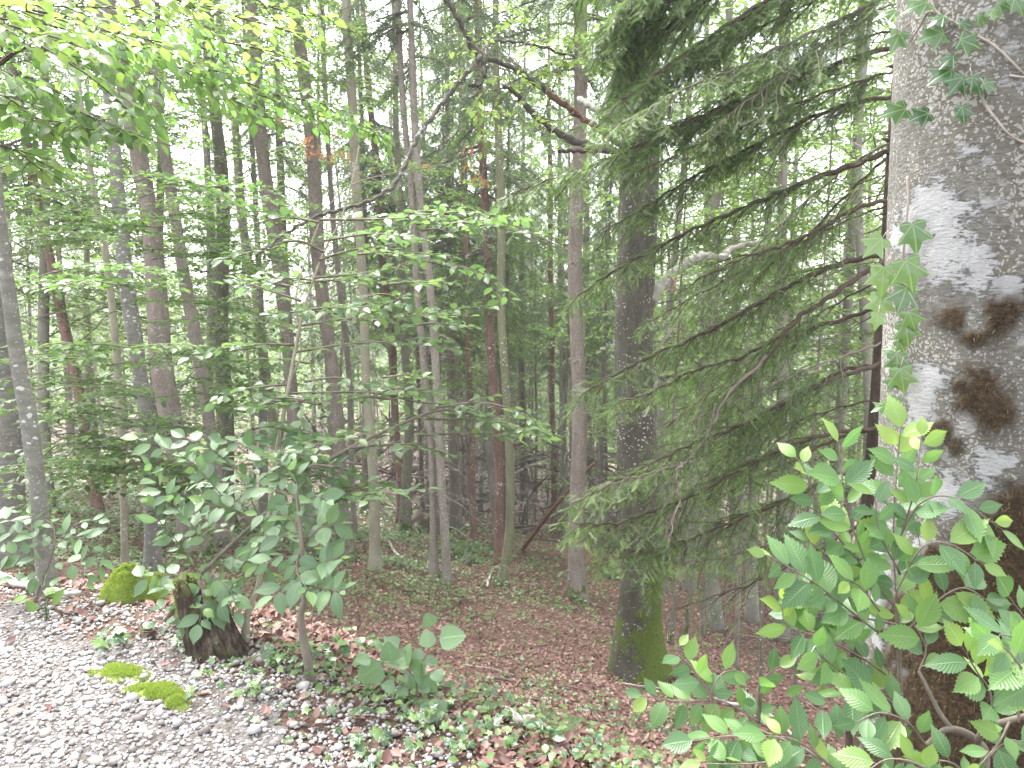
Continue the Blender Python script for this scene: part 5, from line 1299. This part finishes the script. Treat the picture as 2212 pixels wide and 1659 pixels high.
for q, (px, py, nl, sz, lab) in enumerate([
        (400, 1400, 6, .05, 'small plant with lobed leaves growing against the foot of the stump'), (232, 1412, 6, .075, 'broad-leaved weed with long pale stalks on the gravel'), (100, 1345, 9, .10, 'tuft of pale toothed leaves on the far edge of the gravel'),
        (300, 1385, 7, .06, 'low weed on the bare soil left of the stump'), (730, 1430, 8, .06, 'small seedling right of the bare crooked sapling stem'), (790, 1415, 9, .055, 'leafy seedling behind the round-leaved plant'), (1180, 1620, 10, .075, 'seedling with long narrow leaflets at the bottom middle'),
        (475, 1425, 6, .035, 'tiny bright green sprout in front of the stump foot'), (610, 1440, 7, .06, 'maple seedling with bright leaves between stump and sapling stem'), (530, 1510, 7, .045, 'bright green sprout in the thin gravel left of the ivy'), (800, 1640, 6, .05, 'yellow green sprout in the pebbles at the bottom edge'), (855, 1500, 7, .05, 'seedling left below the round-leaved plant')]):
    p = hit(px, py); root = thing('seedling', lab, 'plant', p)
    r = np.random.default_rng(300 + q); wd = MB(); pos = []; dr = []; nr = []; sc = []
    for i in range(nl):
        a = r.uniform(0, 6.28); h = r.uniform(.4, 1.5) * sz * (1.4 if q in (1, 2) else 1.0); o_ = np.array([math.cos(a), math.sin(a), 0]) * sz * r.uniform(.3, .9)
        e = p + o_ + [0, 0, h]
        tube(wd, crv([p - [0, 0, .01], p + o_ * .35 + [0, 0, h * .6], e], 4), .0014, 4)
        pos.append(e); dr.append(o_ / sz + [0, 0, r.uniform(-.2, .7 if q == 2 else .2)]); nr.append(np.array([0, -.5, 1.0]) + r.normal(0, .25, 3)); sc.append(sz * r.uniform(.7, 1.2))
    lf = MB(); scatter(lf, LR if q in (3, 4, 5, 11) else (LT if q in (2, 6) else LI), np.array(pos), np.array(dr), np.array(nr), np.array(sc), (r.random(nl) < (.6 if q in (2, 7, 9, 10) else .25)) * .6)
    wd.build('stem', M['leaf_cover'], root, p); lf.build('foliage', M['leaf_ivy' if q not in (2,) else 'leaf_cover'], root, p)

# ------------------------------------------------------------------ stump, moss, roots, fallen wood
def fallen(name, label, pts, w0, w1, mat, lift=.02, extra=None, group=None):
    g = [hit(a, b) for a, b in pts]; g = [q + [0, 0, lift] for q in g]
    c = crv(g, 10); n = len(c); c[:, 2] = np.maximum(c[:, 2], hT(c[:, 0], c[:, 1]) + lift * .3)
    c = c + np.c_[np.sin(np.arange(n) * .9), np.cos(np.arange(n) * 1.3), np.sin(np.arange(n) * .7)] * .25 * w0
    mb = MB(); tube(mb, c, np.linspace(w0, w1, n), 9, rough=.14, seed=w0 * 100)
    if extra:
        for i, dv in extra: tube(mb, np.array([c[i], c[i] + np.array(dv) * .5 + [0, 0, .01], c[i] + np.array(dv)]), [w1, w1 * .7, w1 * .3], 5)
    o = mb.build(name, M[mat], None, tuple(g[0]), True)
    return tag(o, label, 'fallen wood', group)
fallen('fallen_branch', 'pale bleached branch lying among ivy at the bottom middle', [(1085, 1548), (1150, 1568), (1240, 1585), (1330, 1618)], .022, .014, 'fallen')
fallen('fallen_branch', 'grey stick with dark bark below the foot of the mossy beech', [(1060, 1468), (1130, 1480), (1220, 1487), (1310, 1508), (1360, 1530)], .012, .007, 'fallen_dark', .025, [(12, (.15, -.2, .02))])
fallen('fallen_branch', 'long thin stick from the leaf litter towards the mossy beech foot', [(1330, 1480), (1400, 1490), (1490, 1500), (1560, 1520)], .009, .006, 'fallen', .03)
fallen('fallen_branch', 'brown branch lying over the bank at the left edge', [(-20, 1252), (60, 1280), (120, 1293), (170, 1300)], .022, .014, 'fallen', .04)
fallen('fallen_branch', 'black rotting stick behind the mossy mound', [(208, 1222), (240, 1220), (272, 1222)], .018, .014, 'fallen_dark', .02)
fallen('fallen_branch', 'short pale stick standing out of the litter left of the curved-foot trunk', [(1052, 1272), (1058, 1250), (1066, 1232)], .020, .014, 'fallen', .05)
fallen('fallen_branch', 'thin dead branch across the slope below the thick pinkish spruce', [(1180, 1290), (1240, 1325), (1290, 1345), (1340, 1372)], .014, .008, 'fallen_dark', .06, [(8, (.3, .2, .2)), (14, (-.2, .3, .15))])
fallen('fallen_branch', 'grey twig in the leaf litter right of the round-leaved plant', [(1000, 1440), (1060, 1448), (1110, 1462)], .006, .004, 'fallen', .02)
fallen('fallen_branch', 'weathered stick beside the foot of the beige smooth trunk', [(820, 1160), (850, 1195), (890, 1225)], .035, .02, 'fallen', .05)
fallen('fallen_branch', 'dead branch leaning on the ground near the red spruce foot', [(980, 1130), (1010, 1142), (1040, 1150)], .03, .02, 'fallen', .08)
fallen('fallen_branch', 'pale curved branch behind the leaves of the broad-leaved shrub', [(1560, 1530), (1640, 1545), (1700, 1590), (1730, 1640)], .016, .012, 'fallen', .06)
fallen('fallen_log', 'mossy rotten log lying between the beige trunk and the slim pair', [(812, 1205), (845, 1218), (885, 1235)], .085, .06, 'mossy', .05)
fallen('fallen_log', 'dark log with green moss on the slope left of the slim pair', [(838, 1218), (870, 1222), (900, 1228)], .06, .05, 'fallen_dark', .09)
a_, b_ = hit(1125, 1185), P(1215, 1075, 14.5)
mb = MB(); tube(mb, crv([a_ - [0, 0, .1], (a_ + b_) / 2 + [.05, 0, .05], b_, b_ + (b_ - a_) * .4 + [.15, 0, .1]], 8), np.linspace(.055, .03, 25), 8, rough=.1)
tag(mb.build('leaning_pole', M['rust'], None, tuple(a_), True), 'rusty dead pole leaning right in the clearing left of the pinkish spruce', 'fallen wood')

def moss_mound(label, cx, cy, rx, ry, h, seed, blades, tiltx=0.0, blen=.014):
    p = hit(cx, cy); r = np.random.default_rng(seed); root = thing('moss_cushion', label, 'moss', p)
    n = 46; u = np.linspace(0, 2 * np.pi, n, endpoint=False); w = np.linspace(0, 1, 16)
    v = []
    for b in w:
        for a in u:
            k = 1 + .16 * math.sin(3 * a + seed) + .10 * math.sin(5 * a + 2 * seed)
            x = math.cos(a) * b * rx * k; y = math.sin(a) * b * ry * k
            z = h * (1 - b ** 2.4) * (1 + .25 * mnoise.noise(Vector((x * 14, y * 14, seed)))) + .25 * h * mnoise.noise(Vector((x * 30, y * 30, seed + 3))) * (1 - b)
            X, Y = p[0] + x, p[1] + y + tiltx * x
            v.append((X, Y, float(hT(X, Y)) + max(z, -.01) + (.004 if b < 1 else -.02)))
    v = np.array(v); i = np.arange(15)[:, None] * n; j = np.arange(n)[None]; j2 = (j + 1) % n
    f = np.stack([i + j, i + j2, i + n + j2, i + n + j], -1).reshape(-1, 4)
    core = v.copy(); core[:, :2] = p[:2] + (v[:, :2] - p[:2]) * (.8 if h < .1 else .94); core[:, 2] -= .004
    mb = MB(); mb.add(core, [f]); mb.build('cushion', M['moss'], root, p, True)
    q = r.integers(0, len(f), blades); wts = r.dirichlet((1, 1, 1, 1), blades)
    c = np.einsum('bk,bki->bi', wts, v[f[q]])
    rr_ = np.hypot((c[:, 0] - p[0]) / rx, (c[:, 1] - p[1] - tiltx * (c[:, 0] - p[0])) / ry); kp = np.array([mnoise.noise(Vector((a, b, seed)) * 22) for a, b in c[:, :2]]) > (rr_ * 1.15 - (.95 if h < .1 else 1.5)); c = c[kp]; blades = len(c)
    mb = MB(); scatter(mb, BL, c, np.c_[r.normal(0, .55, blades), r.normal(-.1, .55, blades), np.ones(blades)], r.normal(0, 1, (blades, 3)) + [0, -1, 0], r.uniform(.5, 1.3, blades) * blen, wide=1.5)
    mb.build('shoot', M['moss'], root, p)
moss_mound('bright green moss mound on the bank beside the rotten stump', 288, 1296, .165, .17, .185, 1, 15000)
moss_mound('flat bright moss patch in the middle of the gravel', 262, 1460, .165, .095, .020, 2, 9000, -.25, .010)
moss_mound('thick moss tongue at the lower end of the gravel patch', 345, 1503, .18, .085, .030, 3, 10000, -.3, .011)
moss_mound('small yellow green moss cushion right of the flat gravel moss', 385, 1528, .075, .05, .035, 4, 3000, -.2, .011)
moss_mound('dark green moss lump behind the right end of the bright mound', 345, 1275, .055, .06, .10, 5, 2200)

# hollow rotten stump
p = hit(470, 1412); root = thing('tree_stump', 'dark rotten hollow stump with grooved sides and moss on top', 'tree stump', p)
mb = MB(); n = 72; rows = 26
lean = np.array([-.11, .04, 0])
vo = []; vi = []
for i in range(rows):
    f = i / (rows - 1)
    for j in range(n):
        a = 2 * math.pi * j / n
        H = .285 + .05 * math.sin(3 * a + .6) + .03 * math.sin(7 * a) + .018 * math.sin(17 * a + 1) - .10 * max(0, math.cos(a + .25)) + .02 * max(0, -math.sin(a))
        z = -.10 + (H + .10) * f
        gro = abs(math.sin(9 * a + .5 * math.sin(4 * a) + .8 * z)) ** .5
        R = .112 * (1 + .55 * math.exp(-(z + .03) / .085) * (.7 + .3 * math.sin(4 * a + 1))) * (1 - .10 * f) * (.76 + .27 * gro) + .008 * mnoise.noise(Vector((math.cos(a) * 3, math.sin(a) * 3, z * 14)))
        c = p + lean * max(0, z) / .3
        vo.append(c + [math.cos(a) * R, math.sin(a) * R * .9, z]); vi.append(c + [math.cos(a) * R * .66, math.sin(a) * R * .6, min(z, H) if f > .5 else z])
vo = np.array(vo); vi = np.array(vi)
i = np.arange(rows - 1)[:, None] * n; j = np.arange(n)[None]; j2 = (j + 1) % n
f = np.stack([i + j, i + j2, i + n + j2, i + n + j], -1).reshape(-1, 4)
mb.add(np.vstack([vo, vi]), [f, f[:, ::-1] + len(vo), np.stack([(rows - 1) * n + np.arange(n), (rows - 1) * n + (np.arange(n) + 1) % n, len(vo) + (rows - 1) * n + (np.arange(n) + 1) % n, len(vo) + (rows - 1) * n + np.arange(n)], -1)])
k = NT('rotten_stump_wood'); tc = k.n("ShaderNodeTexCoord").outputs['Object']
gr = k.noise(38, k.mapv(tc, (1, 1, .10)), 6, .7); g2 = k.noise(9, tc, 4)
col = k.ramp(gr, [(.34, (.014, .010, .007)), (.52, (.058, .042, .030)), (.68, (.155, .125, .095))])
col = k.mix(k.math('MULTIPLY', k.step(g2, .56, .68), .7), col, (.085, .105, .022))
mb.build('hollow_wood', k.done(k.bsdf(col, .9, .2, k.bump(gr, .9, .02))), root, p, True)
mb = MB(); tp = vo[(rows - 1) * n:(rows) * n]; ti = vi[(rows - 1) * n:]
q = rng.integers(0, n, 5200); ang = q / n * 2 * np.pi
kp = (np.cos(ang - 2.3) > -.1) | (rng.random(len(q)) < .1); q = q[kp]; w = rng.random((len(q), 1))
c = tp[q] * w + ti[q] * (1 - w) + np.c_[rng.normal(0, .006, (len(q), 2)), -np.abs(rng.normal(0, .022, len(q)))]
scatter(mb, BL, c, np.c_[rng.normal(0, .6, len(q)), rng.normal(-.2, .6, len(q)), np.ones(len(q))], rng.normal(0, 1, (len(q), 3)), rng.uniform(.007, .016, len(q)), wide=1.5)
mb.build('moss_cap', M['moss'], root, p)

# upturned root mound with a dark hollow behind the mossy trunk, and two boulders under moss
def boulder(name, label, cat, cx, cy, s, mat, seed):
    p = hit(cx, cy); bmv, bf, _ = pebble(seed)
    import bmesh
    bm = bmesh.new(); bmesh.ops.create_icosphere(bm, subdivisions=4, radius=1); v = np.array([x.co[:] for x in bm.verts]); f = np.array([[q.index for q in x.verts] for x in bm.faces]); bm.free()
    for i in range(len(v)):
        v[i] *= 1 + .35 * mnoise.noise(Vector(v[i]) * 1.4 + Vector((seed, 0, 0))) + .14 * mnoise.noise(Vector(v[i]) * 4.5)
    mb = MB(); mb.add(v * np.array(s) + p + [0, 0, s[2] * .25], [f])
    return tag(mb.build(name, M[mat], None, tuple(p), True), label, cat)
boulder('root_mound', 'dark hollow root mound with moss beside the green mossy trunk', 'root mound', 905, 1142, (.32, .4, .36), 'fallen_dark', 1)
boulder('boulder', 'small mossy boulder behind the leaning sapling and the stump', 'boulder', 400, 1262, (.16, .14, .10), 'mossy', 4)
boulder('root_mound', 'brown earthy root clump left of the tall brown spruce foot', 'root mound', 545, 1150, (.26, .26, .26), 'fallen_dark', 6)
boulder('boulder', 'mossy lump near the foot of the curved green trunk', 'boulder', 1010, 1215, (.16, .14, .12), 'mossy', 8)
# low leafy ferns behind the slim pair
for px, py, s, lab in [(985, 1200, .55, 'bright green leafy clump behind the slim pair of spruces'), (1020, 1190, .5, 'green leafy clump left of the reddish knotty spruce'), (1340, 1250, .5, 'low green clump between the pinkish spruce and the mossy beech')]:
    p = hit(px, py); root = thing('undergrowth_clump', lab, 'plant', p); r = np.random.default_rng(int(px)); n = 260
    a = r.uniform(0, 6.28, n); d = s * r.random(n) ** .6; pos = np.c_[p[0] + np.cos(a) * d, p[1] + np.sin(a) * d * .7, np.zeros(n)]; pos[:, 2] = hT(pos[:, 0], pos[:, 1]) + r.random(n) * .28 * (1.1 - d / s)
    mb = MB(); scatter(mb, LM, pos, np.c_[np.cos(a), np.sin(a), r.normal(0, .4, n)], np.c_[r.normal(0, .4, n), r.normal(-.3, .4, n), np.ones(n)], r.uniform(.06, .12, n))
    mb.build('foliage', M['leaf_beech'], root, p)
    mb = MB()
    for q in range(14):
        i = r.integers(0, n); tube(mb, np.array([p, (p + pos[i]) / 2 + [0, 0, .05], pos[i]]), .003, 4)
    mb.build('stem', M['twig'], root, p)

# ------------------------------------------------------------------ the damp air of the wood
mb = MB(); x0, x1, y0, y1, z0, z1 = -142, 142, -42, 162, -24, 24
v = np.array([(x, y, z) for z in (z0, z1) for y in (y0, y1) for x in (x0, x1)], float)
mb.add(v, [np.array([[0, 2, 3, 1], [4, 5, 7, 6], [0, 1, 5, 4], [2, 6, 7, 3], [0, 4, 6, 2], [1, 3, 7, 5]])])
hm = bpy.data.materials.new('haze_air'); hm.use_nodes = True; ht = hm.node_tree; ht.nodes.clear()
ho = ht.nodes.new('ShaderNodeOutputMaterial'); hv = ht.nodes.new('ShaderNodeVolumePrincipled')
hv.inputs['Color'].default_value = (.93, .96, .98, 1); hv.inputs['Density'].default_value = .0016; hv.inputs['Anisotropy'].default_value = .2
ht.links.new(hv.outputs[0], ho.inputs['Volume'])
kind(mb.build('haze', hm), 'stuff')
